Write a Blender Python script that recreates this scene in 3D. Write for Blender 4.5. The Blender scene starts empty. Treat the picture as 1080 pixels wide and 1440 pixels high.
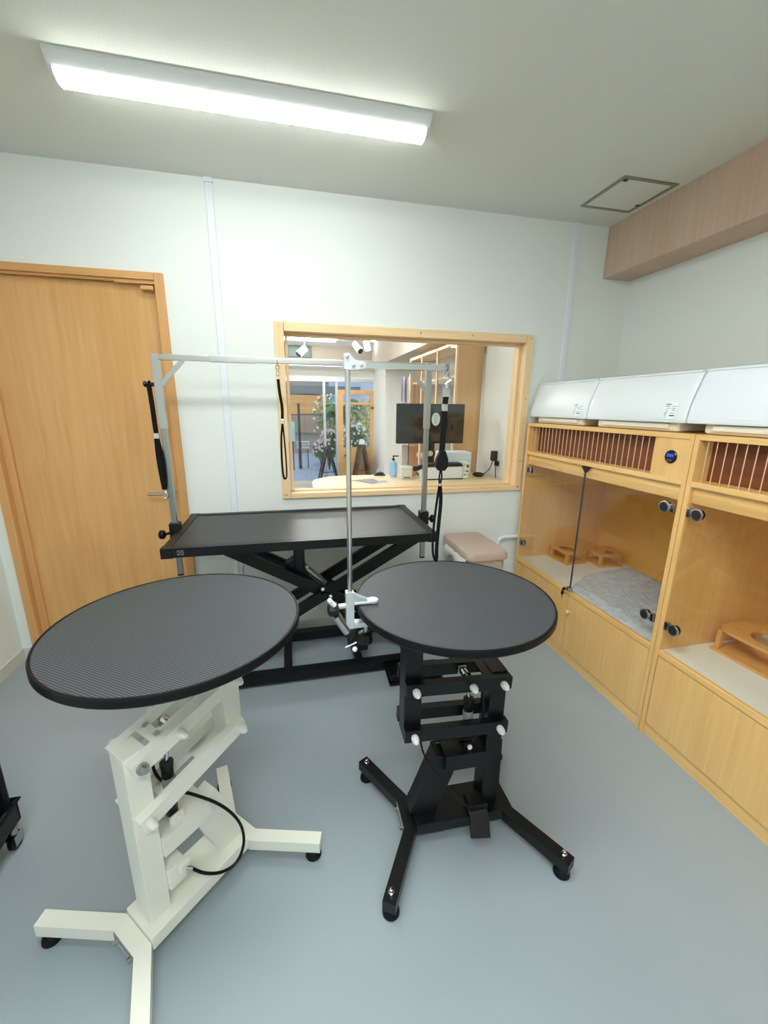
import bpy, bmesh, math, random
from mathutils import Vector, Matrix
random.seed(7)
PI = math.pi
C = bpy.context.scene.collection
V = Vector

# ------------------------------------------------------------------ mesh helpers
class MB:
    """collects shapes; build() links them as ONE mesh object. origin is subtracted from every point."""
    def __init__(self, origin=(0, 0, 0)):
        self.bm = bmesh.new(); self.o = V(origin)
    def _new(self, before):
        return [v for v in self.bm.verts if v not in before]
    def mesh(self, pts, faces):
        vs = [self.bm.verts.new(V(p) - self.o) for p in pts]
        fs = []
        for f in faces:
            try: fs.append(self.bm.faces.new([vs[i] for i in f]))
            except ValueError: pass
        return vs, fs
    def box(self, lo, hi, bev=0.0, rot=None, piv=None, seg=2):
        (x0, y0, z0), (x1, y1, z1) = lo, hi
        x0, x1 = min(x0, x1), max(x0, x1); y0, y1 = min(y0, y1), max(y0, y1); z0, z1 = min(z0, z1), max(z0, z1)
        P = [V((x, y, z)) for z in (z0, z1) for y in (y0, y1) for x in (x0, x1)]
        if rot is not None:
            c = V(piv) if piv is not None else V(((x0+x1)/2, (y0+y1)/2, (z0+z1)/2))
            P = [c + rot @ (p - c) for p in P]
        vs, fs = self.mesh(P, [(0, 2, 3, 1), (4, 5, 7, 6), (0, 1, 5, 4), (2, 6, 7, 3), (0, 4, 6, 2), (1, 3, 7, 5)])
        if bev > 0:
            es = list({e for f in fs for e in f.edges})
            bmesh.ops.bevel(self.bm, geom=es, offset=bev, segments=seg, affect='EDGES', profile=0.5)
        return self
    def cyl(self, p0, p1, r0, r1=None, n=16, cap=True):
        r1 = r0 if r1 is None else r1
        p0, p1 = V(p0), V(p1); d = (p1 - p0).normalized()
        a = d.orthogonal().normalized(); b = d.cross(a)
        P = []
        for p, r in ((p0, r0), (p1, r1)):
            for i in range(n):
                t = 2*PI*i/n; P.append(p + (a*math.cos(t) + b*math.sin(t))*r)
        F = [(i, (i+1) % n, n + (i+1) % n, n + i) for i in range(n)]
        if cap: F += [tuple(range(n-1, -1, -1)), tuple(range(n, 2*n))]
        self.mesh(P, F); return self
    def sweep(self, path, prof, up=(0, 0, 1), closed=False, smooth=0):
        """profile (list of (side, up)) swept along a polyline with mitred corners"""
        path = [V(p) for p in path]
        for _ in range(smooth):
            q = [] if closed else [path[0]]
            m = len(path)
            for i in range(m if closed else m - 1):
                a, b = path[i], path[(i+1) % m]
                q += [a*0.75 + b*0.25, a*0.25 + b*0.75]
            if not closed: q.append(path[-1])
            path = q
        m = len(path); n = len(prof); P = []
        up = V(up)
        prev = None
        for i, p in enumerate(path):
            if closed: t0 = (p - path[i-1]).normalized(); t1 = (path[(i+1) % m] - p).normalized()
            else:
                t1 = (path[i+1] - p).normalized() if i < m-1 else (p - path[i-1]).normalized()
                t0 = (p - path[i-1]).normalized() if i > 0 else t1
            t = (t0 + t1)
            t = t.normalized() if t.length > 1e-6 else t1
            if prev is None:
                s = t1.cross(up)
                if s.length < 1e-4: s = t1.orthogonal()
                s.normalize()
            else:
                s = prev - t*prev.dot(t)
                s = s.normalized() if s.length > 1e-6 else t.orthogonal().normalized()
            prev = s
            w = s.cross(t).normalized()
            # mitre stretch
            cosh = max(0.4, t.dot(t1)); bend = (t1 - t0)
            k = 1/cosh
            bd = bend.normalized() if bend.length > 1e-5 else None
            for (a, b) in prof:
                q = s*a + w*b
                if bd is not None and k > 1.02:
                    c = q.dot(bd); q = q + bd*c*(k-1)
                P.append(p + q)
        F = []
        for i in range(m if closed else m-1):
            j = (i+1) % m
            for k in range(n):
                l = (k+1) % n
                F.append((i*n+k, i*n+l, j*n+l, j*n+k))
        if not closed:
            F += [tuple(range(n-1, -1, -1)), tuple((m-1)*n + k for k in range(n))]
        self.mesh(P, F); return self
    def tube(self, path, r, n=8, closed=False, smooth=0, up=(0, 0, 1)):
        return self.sweep(path, [(r*math.cos(2*PI*i/n), r*math.sin(2*PI*i/n)) for i in range(n)], up, closed, smooth)
    def bar(self, path, w, h, up=(0, 0, 1), closed=False, smooth=0):
        w, h = w/2, h/2
        return self.sweep(path, [(-w, -h), (w, -h), (w, h), (-w, h)], up, closed, smooth)
    def lathe(self, c, prof, n=32, axis='z'):
        """prof: (r, h) bottom to top"""
        c = V(c); P = []; F = []; rings = []
        for (r, h) in prof:
            if r < 1e-6:
                rings.append([len(P)]); P.append((0, 0, h))
            else:
                rings.append(list(range(len(P), len(P)+n)))
                P += [(r*math.cos(2*PI*i/n), r*math.sin(2*PI*i/n), h) for i in range(n)]
        for a, b in zip(rings, rings[1:]):
            for i in range(n):
                j = (i+1) % n
                if len(a) == 1 and len(b) == 1: continue
                if len(a) == 1: F.append((a[0], b[j], b[i]))
                elif len(b) == 1: F.append((a[i], a[j], b[0]))
                else: F.append((a[i], a[j], b[j], b[i]))
        if len(rings[0]) > 1: F.append(tuple(reversed(rings[0])))
        if len(rings[-1]) > 1: F.append(tuple(rings[-1]))
        ax = {'z': lambda p: V(p), 'x': lambda p: V((p[2], p[0], p[1])), '-x': lambda p: V((-p[2], p[1], p[0])),
              'y': lambda p: V((p[1], p[2], p[0])), '-y': lambda p: V((p[0], -p[2], p[1]))}[axis]
        self.mesh([c + ax(p) for p in P], F); return self
    def prism(self, poly, a, b, axis='y'):
        """closed 2D outline extruded from a to b along axis; poly in the two other axes in xyz order"""
        mp = {'y': lambda p, t: (p[0], t, p[1]), 'x': lambda p, t: (t, p[0], p[1]), 'z': lambda p, t: (p[0], p[1], t)}[axis]
        n = len(poly)
        P = [mp(p, a) for p in poly] + [mp(p, b) for p in poly]
        F = [(i, (i+1) % n, n+(i+1) % n, n+i) for i in range(n)] + [tuple(range(n-1, -1, -1)), tuple(range(n, 2*n))]
        self.mesh(P, F); return self
    def ball(self, c, r, sc=(1, 1, 1), n=16):
        c = V(c); prof = [(r*math.sin(PI*i/8), -r*math.cos(PI*i/8)) for i in range(9)]
        prof[0] = (0, -r); prof[-1] = (0, r)
        k = len(self.bm.verts); self.lathe(c, prof, n)
        self.bm.verts.ensure_lookup_table()
        for v in self.bm.verts[k:]:
            d = v.co + self.o - c
            v.co = c + V((d.x*sc[0], d.y*sc[1], d.z*sc[2])) - self.o
        return self
    def disc_hole(self, poly, hole, a, b):
        """flat board in xy with outline poly and one hole, same vertex count, z from a to b"""
        n = len(poly)
        P = [(*p, z) for z in (a, b) for p in poly] + [(*p, z) for z in (a, b) for p in hole]
        F = []
        for i in range(n):
            j = (i+1) % n
            F += [(i, j, n+j, n+i), (2*n+j, 2*n+i, 3*n+i, 3*n+j), (n+i, n+j, 3*n+j, 3*n+i), (j, i, 2*n+i, 2*n+j)]
        self.mesh(P, F); return self
    def build(self, name, m, parent=None, sharp=35, smooth=True):
        bmesh.ops.recalc_face_normals(self.bm, faces=self.bm.faces[:])
        me = bpy.data.meshes.new(name); self.bm.to_mesh(me); self.bm.free()
        if smooth:
            me.shade_smooth(); me.set_sharp_from_angle(angle=math.radians(sharp))
        for x in (m if isinstance(m, (list, tuple)) else [m]): me.materials.append(x)
        o = bpy.data.objects.new(name, me); C.objects.link(o)
        if smooth and sharp < 90:
            wn_ = o.modifiers.new('weighted_normal', 'WEIGHTED_NORMAL'); wn_.keep_sharp = True
        if parent is not None: o.parent = parent
        return o

def tag(o, label=None, cat=None, group=None, kind=None):
    if label: o['label'] = label
    if cat: o['category'] = cat
    if group: o['group'] = group
    if kind: o['kind'] = kind
    return o
def thing(name, label, cat, loc=(0, 0, 0), rz=0, group=None, kind=None):
    o = bpy.data.objects.new(name, None); C.objects.link(o)
    o.empty_display_size = 0.1
    o.location = loc; o.rotation_euler = (0, 0, rz)
    return tag(o, label, cat, group, kind)
def copy_tree(o, parent=None):
    c = o.copy(); C.objects.link(c)
    if parent is not None: c.parent = parent
    for ch in list(o.children):
        copy_tree(ch, c)
    return c
def Rx(a): return Matrix.Rotation(a, 3, 'X')
def Ry(a): return Matrix.Rotation(a, 3, 'Y')
def Rz(a): return Matrix.Rotation(a, 3, 'Z')

# ------------------------------------------------------------------ materials
def srgb(r, g, b):
    f = lambda c: (c/255)/12.92 if c/255 <= 0.04045 else ((c/255+0.055)/1.055)**2.4
    return (f(r), f(g), f(b), 1)
def newmat(name):
    m = bpy.data.materials.new(name); m.use_nodes = True
    nt = m.node_tree; b = nt.nodes['Principled BSDF']
    return m, nt, b
def mat(name, col, rough=0.5, metal=0.0, bump=None, var=0.0, varscale=6, spec=None, coat=0.0, alpha=None, emit=None, es=0):
    m, nt, b = newmat(name)
    b.inputs['Base Color'].default_value = col
    b.inputs['Roughness'].default_value = rough
    b.inputs['Metallic'].default_value = metal
    if spec is not None: b.inputs['Specular IOR Level'].default_value = spec
    if coat: b.inputs['Coat Weight'].default_value = coat
    if emit is not None:
        b.inputs['Emission Color'].default_value = emit; b.inputs['Emission Strength'].default_value = es
    L = nt.links
    if var or bump:
        tc = nt.nodes.new('ShaderNodeTexCoord')
    if var:
        n = nt.nodes.new('ShaderNodeTexNoise'); n.inputs['Scale'].default_value = varscale; n.inputs['Detail'].default_value = 4
        L.new(tc.outputs['Object'], n.inputs['Vector'])
        mx = nt.nodes.new('ShaderNodeMix'); mx.data_type = 'RGBA'
        mx.inputs['A'].default_value = tuple(c*(1-var) for c in col[:3]) + (1,)
        mx.inputs['B'].default_value = tuple(min(1, c*(1+var)) for c in col[:3]) + (1,)
        L.new(n.outputs['Fac'], mx.inputs['Factor']); L.new(mx.outputs['Result'], b.inputs['Base Color'])
    if bump:
        n = nt.nodes.new('ShaderNodeTexNoise'); n.inputs['Scale'].default_value = bump[0]; n.inputs['Detail'].default_value = 3
        L.new(tc.outputs['Object'], n.inputs['Vector'])
        bp = nt.nodes.new('ShaderNodeBump'); bp.inputs['Strength'].default_value = bump[1]; bp.inputs['Distance'].default_value = bump[2] if len(bump) > 2 else 0.002
        L.new(n.outputs['Fac'], bp.inputs['Height']); L.new(bp.outputs['Normal'], b.inputs['Normal'])
    return m
def wood(name, c1, c2, axis='z', fine=60, along=3, rough=0.4, broad=1.0):
    """procedural veneer: grain stretched along the given object axis"""
    m, nt, b = newmat(name); L = nt.links
    tc = nt.nodes.new('ShaderNodeTexCoord'); mp = nt.nodes.new('ShaderNodeMapping')
    s = [fine]*3; s['xyz'.index(axis)] = along
    mp.inputs['Scale'].default_value = s
    L.new(tc.outputs['Object'], mp.inputs['Vector'])
    n1 = nt.nodes.new('ShaderNodeTexNoise'); n1.inputs['Scale'].default_value = 1.0; n1.inputs['Detail'].default_value = 6; n1.inputs['Roughness'].default_value = 0.65
    L.new(mp.outputs['Vector'], n1.inputs['Vector'])
    mp2 = nt.nodes.new('ShaderNodeMapping'); s2 = [6*broad]*3; s2['xyz'.index(axis)] = 0.8*broad
    mp2.inputs['Scale'].default_value = s2; L.new(tc.outputs['Object'], mp2.inputs['Vector'])
    n2 = nt.nodes.new('ShaderNodeTexNoise'); n2.inputs['Scale'].default_value = 1.0; n2.inputs['Detail'].default_value = 3; n2.inputs['Distortion'].default_value = 0.6
    L.new(mp2.outputs['Vector'], n2.inputs['Vector'])
    ad = nt.nodes.new('ShaderNodeMath'); ad.operation = 'MULTIPLY_ADD'; ad.inputs[1].default_value = 0.55
    mu = nt.nodes.new('ShaderNodeMath'); mu.operation = 'MULTIPLY'; mu.inputs[1].default_value = 0.45
    L.new(n2.outputs['Fac'], mu.inputs[0]); L.new(n1.outputs['Fac'], ad.inputs[0]); L.new(mu.outputs[0], ad.inputs[2])
    r = nt.nodes.new('ShaderNodeValToRGB'); r.color_ramp.elements[0].position = 0.34; r.color_ramp.elements[1].position = 0.66
    r.color_ramp.elements[0].color = c1; r.color_ramp.elements[1].color = c2
    L.new(ad.outputs[0], r.inputs['Fac']); L.new(r.outputs['Color'], b.inputs['Base Color'])
    b.inputs['Roughness'].default_value = rough
    bp = nt.nodes.new('ShaderNodeBump'); bp.inputs['Strength'].default_value = 0.08; bp.inputs['Distance'].default_value = 0.001
    L.new(n1.outputs['Fac'], bp.inputs['Height']); L.new(bp.outputs['Normal'], b.inputs['Normal'])
    return m
def clear(name, tint=(1, 1, 1, 1), ior=1.45, rough=0.0):
    """thin glazing: fresnel mix of a mirror and clear transmission, so light passes"""
    m = bpy.data.materials.new(name); m.use_nodes = True; nt = m.node_tree; nt.nodes.clear(); L = nt.links
    out = nt.nodes.new('ShaderNodeOutputMaterial'); mx = nt.nodes.new('ShaderNodeMixShader')
    fr = nt.nodes.new('ShaderNodeFresnel')
    ge = nt.nodes.new('ShaderNodeNewGeometry'); ir = nt.nodes.new('ShaderNodeMapRange')   # same reflectance from both faces of a thin pane
    ir.inputs['To Min'].default_value = ior; ir.inputs['To Max'].default_value = 1/ior
    L.new(ge.outputs['Backfacing'], ir.inputs['Value']); L.new(ir.outputs['Result'], fr.inputs['IOR'])
    tr = nt.nodes.new('ShaderNodeBsdfTransparent'); tr.inputs['Color'].default_value = tint
    gl = nt.nodes.new('ShaderNodeBsdfGlossy'); gl.inputs['Roughness'].default_value = rough
    L.new(fr.outputs[0], mx.inputs[0]); L.new(tr.outputs[0], mx.inputs[1]); L.new(gl.outputs[0], mx.inputs[2])
    L.new(mx.outputs[0], out.inputs['Surface'])
    return m
def rubber_top(name):
    """dark anti-slip rubber: tiny raised diamonds"""
    m, nt, b = newmat(name); L = nt.links
    tc = nt.nodes.new('ShaderNodeTexCoord'); mp = nt.nodes.new('ShaderNodeMapping')
    mp.inputs['Rotation'].default_value = (0, 0, 0.6)
    L.new(tc.outputs['Object'], mp.inputs['Vector'])
    sp = nt.nodes.new('ShaderNodeSeparateXYZ'); L.new(mp.outputs['Vector'], sp.inputs[0])
    def w(out):
        a = nt.nodes.new('ShaderNodeMath'); a.operation = 'MULTIPLY'; a.inputs[1].default_value = 2*PI/0.0078
        s = nt.nodes.new('ShaderNodeMath'); s.operation = 'SINE'
        L.new(out, a.inputs[0]); L.new(a.outputs[0], s.inputs[0]); return s.outputs[0]
    mu = nt.nodes.new('ShaderNodeMath'); mu.operation = 'MULTIPLY'
    L.new(w(sp.outputs['X']), mu.inputs[0]); L.new(w(sp.outputs['Y']), mu.inputs[1])
    r = nt.nodes.new('ShaderNodeMapRange'); r.inputs['From Min'].default_value = -0.2; r.inputs['From Max'].default_value = 0.75
    L.new(mu.outputs[0], r.inputs['Value'])
    mx = nt.nodes.new('ShaderNodeMix'); mx.data_type = 'RGBA'
    mx.inputs['A'].default_value = srgb(20, 22, 26); mx.inputs['B'].default_value = srgb(92, 99, 106)
    L.new(r.outputs['Result'], mx.inputs['Factor']); L.new(mx.outputs['Result'], b.inputs['Base Color'])
    b.inputs['Roughness'].default_value = 0.5
    bp = nt.nodes.new('ShaderNodeBump'); bp.inputs['Strength'].default_value = 0.35; bp.inputs['Distance'].default_value = 0.001
    L.new(r.outputs['Result'], bp.inputs['Height']); L.new(bp.outputs['Normal'], b.inputs['Normal'])
    return m
def emitter(name, col, s):
    m = bpy.data.materials.new(name); m.use_nodes = True; nt = m.node_tree; nt.nodes.clear()
    out = nt.nodes.new('ShaderNodeOutputMaterial'); e = nt.nodes.new('ShaderNodeEmission')
    e.inputs['Color'].default_value = col; e.inputs['Strength'].default_value = s
    nt.links.new(e.outputs[0], out.inputs['Surface']); return m

M = {}
M['wall'] = mat('wallpaper', srgb(228, 233, 230), 0.75, bump=(260, 0.25, 0.0015))
M['ceil'] = mat('ceiling_paper', srgb(218, 220, 213), 0.85, bump=(180, 0.4, 0.002))
M['floor'] = mat('vinyl_floor', srgb(152, 164, 172), 0.42, var=0.06, varscale=3, bump=(300, 0.05, 0.001))
M['bb'] = mat('vinyl_skirting', srgb(205, 208, 200), 0.5)
M['door'] = wood('door_veneer', srgb(204, 152, 92), srgb(222, 174, 114), 'z', fine=45, along=2.2, rough=0.42)
M['doorframe'] = wood('door_frame_wood', srgb(202, 148, 90), srgb(220, 168, 110), 'z', fine=50, along=2, rough=0.4)
M['doorframeh'] = wood('door_frame_wood_level', srgb(202, 148, 90), srgb(220, 168, 110), 'x', fine=50, along=2, rough=0.4)
M['pinez'] = wood('pine_upright', srgb(230, 194, 146), srgb(244, 216, 172), 'z', fine=70, along=2.5, rough=0.45)
M['pinex'] = wood('pine_level', srgb(230, 194, 146), srgb(244, 216, 172), 'x', fine=70, along=2.5, rough=0.45)
M['cabz'] = wood('cabinet_veneer_upright', srgb(222, 174, 106), srgb(238, 196, 132), 'z', fine=90, along=3, rough=0.38)
M['caby'] = wood('cabinet_veneer_level', srgb(224, 178, 110), srgb(240, 200, 136), 'y', fine=90, along=3, rough=0.38)
M['cabin'] = wood('cabinet_inner_veneer', srgb(226, 172, 78), srgb(238, 190, 100), 'y', fine=70, along=2.5, rough=0.42)
M['cabdark'] = wood('vent_backing', srgb(104, 56, 30), srgb(132, 74, 42), 'y', fine=60, along=2, rough=0.5)  # reddish wood darkened to carry the shade inside the vent compartment
M['stand'] = wood('bowl_stand_wood', srgb(206, 152, 80), srgb(226, 176, 104), 'y', fine=90, along=5, rough=0.5)
M['beam'] = wood('beam_paper', srgb(188, 160, 138), srgb(206, 181, 160), 'z', fine=55, along=4, rough=0.6)
M['marble'] = mat('pale_stone_board', srgb(234, 242, 240), 0.25, var=0.06, varscale=5)
M['blackm'] = mat('black_powder_coat', srgb(11, 12, 15), 0.36, spec=.35, bump=(700, 0.08, 0.0005))
M['blackr'] = mat('black_rubber', srgb(9, 11, 14), 0.42, spec=.22)
M['blackp'] = mat('black_plastic', srgb(13, 14, 16), 0.32, spec=.35)
M['blackmat'] = mat('black_table_mat', srgb(44, 47, 51), 0.42, bump=(900, 0.15, 0.0006), var=0.05, varscale=3)
M['whitem'] = mat('cream_powder_coat', srgb(232, 233, 224), 0.35, bump=(600, 0.06, 0.0006))
M['whitep'] = mat('white_plastic', srgb(226, 232, 238), 0.35)
M['whitep2'] = mat('ivory_plastic', srgb(228, 224, 210), 0.4)
M['chrome'] = mat('chrome', (0.60, 0.61, 0.62, 1), 0.12, 1.0)
M['steel'] = mat('brushed_steel', (0.46, 0.47, 0.455, 1), 0.30, 1.0)
M['alu'] = mat('cast_aluminium', srgb(205, 210, 214), 0.35, 0.6)
M['darkchrome'] = mat('dark_cap', srgb(70, 74, 78), 0.2, 0.6)
M['rubbertop'] = rubber_top('rubber_tabletop')
M['strap'] = mat('black_webbing', srgb(10, 10, 12), 0.8, spec=.2, bump=(1500, 0.3, 0.0005))
M['bin'] = mat('beige_plastic', srgb(184, 165, 150), 0.45)
M['bag'] = mat('bin_liner', srgb(215, 212, 208), 0.3, spec=0.6)
M['raceway'] = mat('raceway_plastic', srgb(226, 232, 240), 0.4)
M['glass'] = clear('window_glass', (0.97, 0.985, 0.98, 1))
M['cabglass'] = clear('cabinet_glass', (0.985, 0.98, 0.96, 1))
M['shopglass'] = clear('shopfront_glass', (0.95, 0.97, 0.98, 1))
M['led'] = emitter('led_diffuser', (0.96, 1.0, 0.965, 1), 20.0)
M['fixture'] = mat('fixture_enamel', srgb(204, 209, 210), 0.45)
M['grey'] = mat('grey_ink', srgb(150, 155, 160), 0.5)
M['greyd'] = mat('dark_ink', srgb(60, 64, 70), 0.5)

# ------------------------------------------------------------------ camera (solved from the photograph's straight lines)
def cam_axes(yaw, pitch, roll):
    f = V((math.sin(yaw)*math.cos(pitch), math.cos(yaw)*math.cos(pitch), math.sin(pitch)))
    r = V((math.cos(yaw), -math.sin(yaw), 0)); d = -r.cross(f)
    c, s = math.cos(roll), math.sin(roll)
    return c*r + s*d, -s*r + c*d, f
cd = bpy.data.cameras.new('camera'); cam = bpy.data.objects.new('camera', cd); C.objects.link(cam)
r, d, f = cam_axes(0.2265642062157474, -0.24975803396572493, -0.010654943955405421)
cam.matrix_world = Matrix(((r.x, -d.x, -f.x, -0.28093287548641455), (r.y, -d.y, -f.y, -2.503559944448792), (r.z, -d.z, -f.z, 1.4401636054886775), (0, 0, 0, 1)))
cd.sensor_fit = 'VERTICAL'; cd.sensor_height = 36; cd.lens = 578.9217728225899/1440*36
cd.clip_start = 0.02; cd.clip_end = 200
bpy.context.scene.camera = cam

# ------------------------------------------------------------------ room shell
XL, XR, H, YR = -1.824, 1.899, 2.524, -4.1
def struct(name, mb, m, parent=None, **k):
    o = mb.build(name, m, parent, **k)
    if parent is None: o['kind'] = 'structure'
    return o
struct('floor', MB().box((XL-.12, YR-.12, -.1), (XR+.12, .12, 0)), M['floor'])
struct('ceiling', MB().box((XL-.12, YR-.12, H), (XR+.12, .12, H+.1)), M['ceil'])
struct('wall_left', MB().box((XL-.12, YR-.12, 0), (XL, .12, H)), M['wall'])
struct('wall_right', MB().box((XR, YR-.12, 0), (XR+.12, .12, H)), M['wall'])
struct('wall_rear', MB().box((XL, YR-.12, 0), (XR, YR, H)), M['wall'])
DX0, DX1, DZ = -1.735, -.893, 2.045            # door opening
WX0, WX1, WZ0, WZ1 = -.297, 1.212, .925, 1.851  # window opening
w = MB()
w.box((XL, 0, 0), (DX0, .12, H)); w.box((DX0, 0, DZ), (DX1, .12, H))
w.box((DX1, 0, 0), (WX0, .12, H)); w.box((WX0, 0, 0), (WX1, .12, WZ0)); w.box((WX0, 0, WZ1), (WX1, .12, H)); w.box((WX1, 0, 0), (XR, .12, H))
struct('wall_back', w, M['wall'], smooth=False)
struct('baseboard_left', MB().box((XL, YR, 0), (XL+.006, -.002, .077), .002), M['bb'])
b = MB(); b.box((XL+.006, -.006, 0), (-1.767, 0, .077), .002); b.box((-.855, -.006, 0), (1.22, 0, .077), .002)
struct('baseboard_back', b, M['bb'])
# boxed-in beam along the right wall under the ceiling
struct('trim_1', MB().box((1.695, YR, 2.236), (XR, -.001, H), .002), M['beam'])

# door
dr = thing('door_1', None, None, (-1.31, 0, 0), kind='structure')
o3 = (-1.31, 0, 0)
fm = MB(o3)
fm.box((-1.766, -.018, 0), (DX0+.012, .12, 2.08), .003); fm.box((DX1-.012, -.018, 0), (-.862, .12, 2.08), .003)
fm.build('door_frame', M['doorframe'], dr)
fm = MB(o3); fm.box((DX0+.012, -.016, 2.045), (DX1-.012, .12, 2.08), .003)
fm.box((DX0+.012, .0, 2.034), (-1.09, .02, 2.045)); fm.box((-1.09, -.004, 2.028), (DX1-.012, .02, 2.045), .002)
fm.build('door_head', M['doorframeh'], dr)
MB(o3).box((DX0+.012, .032, .006), (DX1-.012, .068, 2.036), .002).build('door_leaf', M['door'], dr)
MB(o3).box((DX0+.012, .014, .006), (DX0+.05, .034, 2.034), .004).build('door_stile', M['doorframe'], dr)
MB(o3).box((-.972, -.012, 2.0), (-.912, .03, 2.02), .004).build('door_stop', M['doorframeh'], dr)
hd = MB(o3); hd.lathe((-.952, .032, .955), [(.026, 0), (.026, .008), (.022, .01), (0, .01)], 24, '-y')
hd.tube([(-.952, .03, .955), (-.952, -.02, .955), (-.965, -.026, .955), (-1.06, -.026, .955)], .008, 10)
hd.build('door_handle', M['steel'], dr)
MB(o3).lathe((-.95, .032, .895), [(.02, 0), (.02, .006), (.009, .008), (.009, .014), (0, .014)], 20, '-y').build('door_lock', M['steel'], dr)

# interior window
wn = thing('window_1', None, None, (.456, 0, .9), kind='structure'); ow = (.456, 0, .9)
fm = MB(ow)
fm.box((-.333, -.018, .9), (-.282, .14, 1.885), .003); fm.box((1.197, -.018, .9), (1.245, .14, 1.885), .003)
fm.box((-.278, .045, .935), (-.262, .085, 1.838), .002); fm.box((1.18, .045, .935), (1.196, .085, 1.838), .002)
fm.build('window_frame', M['pinez'], wn)
fm = MB(ow)
fm.box((-.281, -.018, 1.838), (1.196, .14, 1.885), .003); fm.box((-.281, -.02, .9), (1.196, .14, .931), .003)
fm.box((-.262, .045, 1.822), (1.18, .085, 1.837), .002); fm.box((-.262, .045, .932), (1.18, .085, .940), .002)
fm.build('window_frame', M['pinex'], wn)
MB(ow).box((-.262, .062, .940), (1.18, .068, 1.822)).build('window_pane', M['glass'], wn)
sc = MB(ow)
for (x, z) in ((-.309, 1.863), (.5, 1.863), (.83, 1.863), (1.223, 1.863), (-.309, 1.4), (1.222, 1.5), (1.222, 1.1), (-.309, .924), (-.15, .924), (.45, .924), (1.222, .924)):
    sc.lathe((x, -.018, z), [(.006, 0), (.006, .001), (.002, .002), (0, .002)], 12, '-y')
sc.build('screw', M['steel'], wn)

# ------------------------------------------------------------------ things on walls and ceiling
t = thing('cable_raceway', 'white surface cable raceway running up the wall between door and window', 'cable cover', (-.61, -.006, 1.3), group='cable raceways')
MB((-.61, -.006, 1.3)).box((-.628, -.013, .077), (-.592, 0, 2.5), .003).box((-.628+.011, -.0145, .077), (-.628+.013, -.0125, 2.5)).build('channel', M['raceway'], t)
MB((-.61, -.006, 1.3)).box((-.632, -.016, 2.5), (-.588, 0, H), .004).build('end_cap', M['raceway'], t)
t2 = copy_tree(t); t2.location = (1.475, -.006, 1.3)
t2['label'] = 'white surface cable raceway at the wall corner, right of window, above the cabinet'

hx0, hx1, hy0, hy1 = 1.34, 1.657, -.514, -.195
t = thing('ceiling_hatch', 'square ceiling access hatch with grey metal edge beside the brown beam', 'access hatch', ((hx0+hx1)/2, (hy0+hy1)/2, H))
oh = tuple(t.location)
fm = MB(oh); k = .018
for (a, b_) in (((hx0, hy0), (hx1, hy0+k)), ((hx0, hy1-k), (hx1, hy1)), ((hx0, hy0+k), (hx0+k, hy1-k)), ((hx1-k, hy0+k), (hx1, hy1-k))):
    fm.box((*a, H-.006), (*b_, H), .001)
fm.build('hatch_frame', mat('hatch_edge', srgb(150, 148, 136), 0.4, 0.5), t)
MB(oh).box((hx0+k+.004, hy0+k+.004, H-.004), (hx1-k-.004, hy1-k-.004, H)).build('hatch_panel', M['ceil'], t)
for (x, y) in ((hx0+.03, hy0+.028), (hx1-.026, hy1-.09)):
    MB(oh).box((x-.009, y-.009, H-.009), (x+.009, y+.009, H-.003), .002).build('latch', M['greyd'], t)

# LED batten lights; the photo shows the first, the other two, inferred and unseen, are widened to brighten the room
LX0, LX1 = -.98, .307
def batten(y, label, w=1.0):
    t = thing('ceiling_light', label, 'ceiling light', ((LX0+LX1)/2, y, H), group='LED batten ceiling lights')
    xc = (LX0+LX1)/2; o = (xc, 0, H)
    body = [(-.034-.041*w, H), (-.034-.041*w, H-.009), (-.041*w, H-.034), (.041*w, H-.034), (.034+.041*w, H-.009), (.034+.041*w, H)]
    MB(o).prism(body, LX0, LX1, 'x').build('fixture_body', M['fixture'], t, smooth=False)
    lens = [(-.041, H-.0345), (-.041, H-.038), (-.03, H-.053), (-.012, H-.058), (.012, H-.058), (.03, H-.053), (.041, H-.038), (.041, H-.0345)]
    lens = [(a*w, b_) for a, b_ in lens]
    MB(o).prism(lens, LX0+.012, LX1-.012, 'x').build('diffuser', M['led'], t)
    for x in (LX0+.0, LX1-.012):
        MB(o).prism([(a*w, b_) for a, b_ in ((-.043, H-.0345), (-.043, H-.04), (-.03, H-.056), (.03, H-.056), (.043, H-.04), (.043, H-.0345))], x, x+.012, 'x').build('end_cap', M['fixture'], t, smooth=False)
batten(-.631, 'long white LED batten light on the ceiling, lit, in front of the window wall')
batten(-1.87, 'LED ceiling light overhead, out of the frame, widened for more light', 4.0)
batten(-3.1, 'LED ceiling light by the rear wall, out of the frame, widened for more light', 4.0)

# ------------------------------------------------------------------ cabinets along the right wall
XC, XB, CY = 1.24, 1.893, 1.16
Y0 = -.045
def y(k): return Y0 - k                      # distance along the cabinet from its far end
cab = thing('pet_cabinet', 'pale wood glass-door pet cabinet against the window wall, with the blue round display', 'cabinet', (XC, Y0, 0), group='pet cabinets along the right wall')
oc = (XC, Y0, 0)
T = .02
for k in (0, CY-T): MB(oc).box((XC, y(k), 0), (XB, y(k+T), 1.35), .0015).build('side_panel', M['cabz'], cab)
MB(oc).box((XB-.012, y(T), .06), (XB, y(CY-T), 1.33)).build('back_panel', M['cabin'], cab)
MB(oc).box((XC, y(T), 1.33), (XB-.0, y(CY-T), 1.35), .0015).build('top_panel', M['caby'], cab)
MB(oc).box((XC, y(T), 1.15), (XB-.012, y(CY-T), 1.172), .0015).build('divider_shelf', M['caby'], cab)
MB(oc).box((XC+.018, y(T), 1.085), (XC+.036, y(CY-T), 1.15), .0015).build('header_rail', M['caby'], cab)
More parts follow.
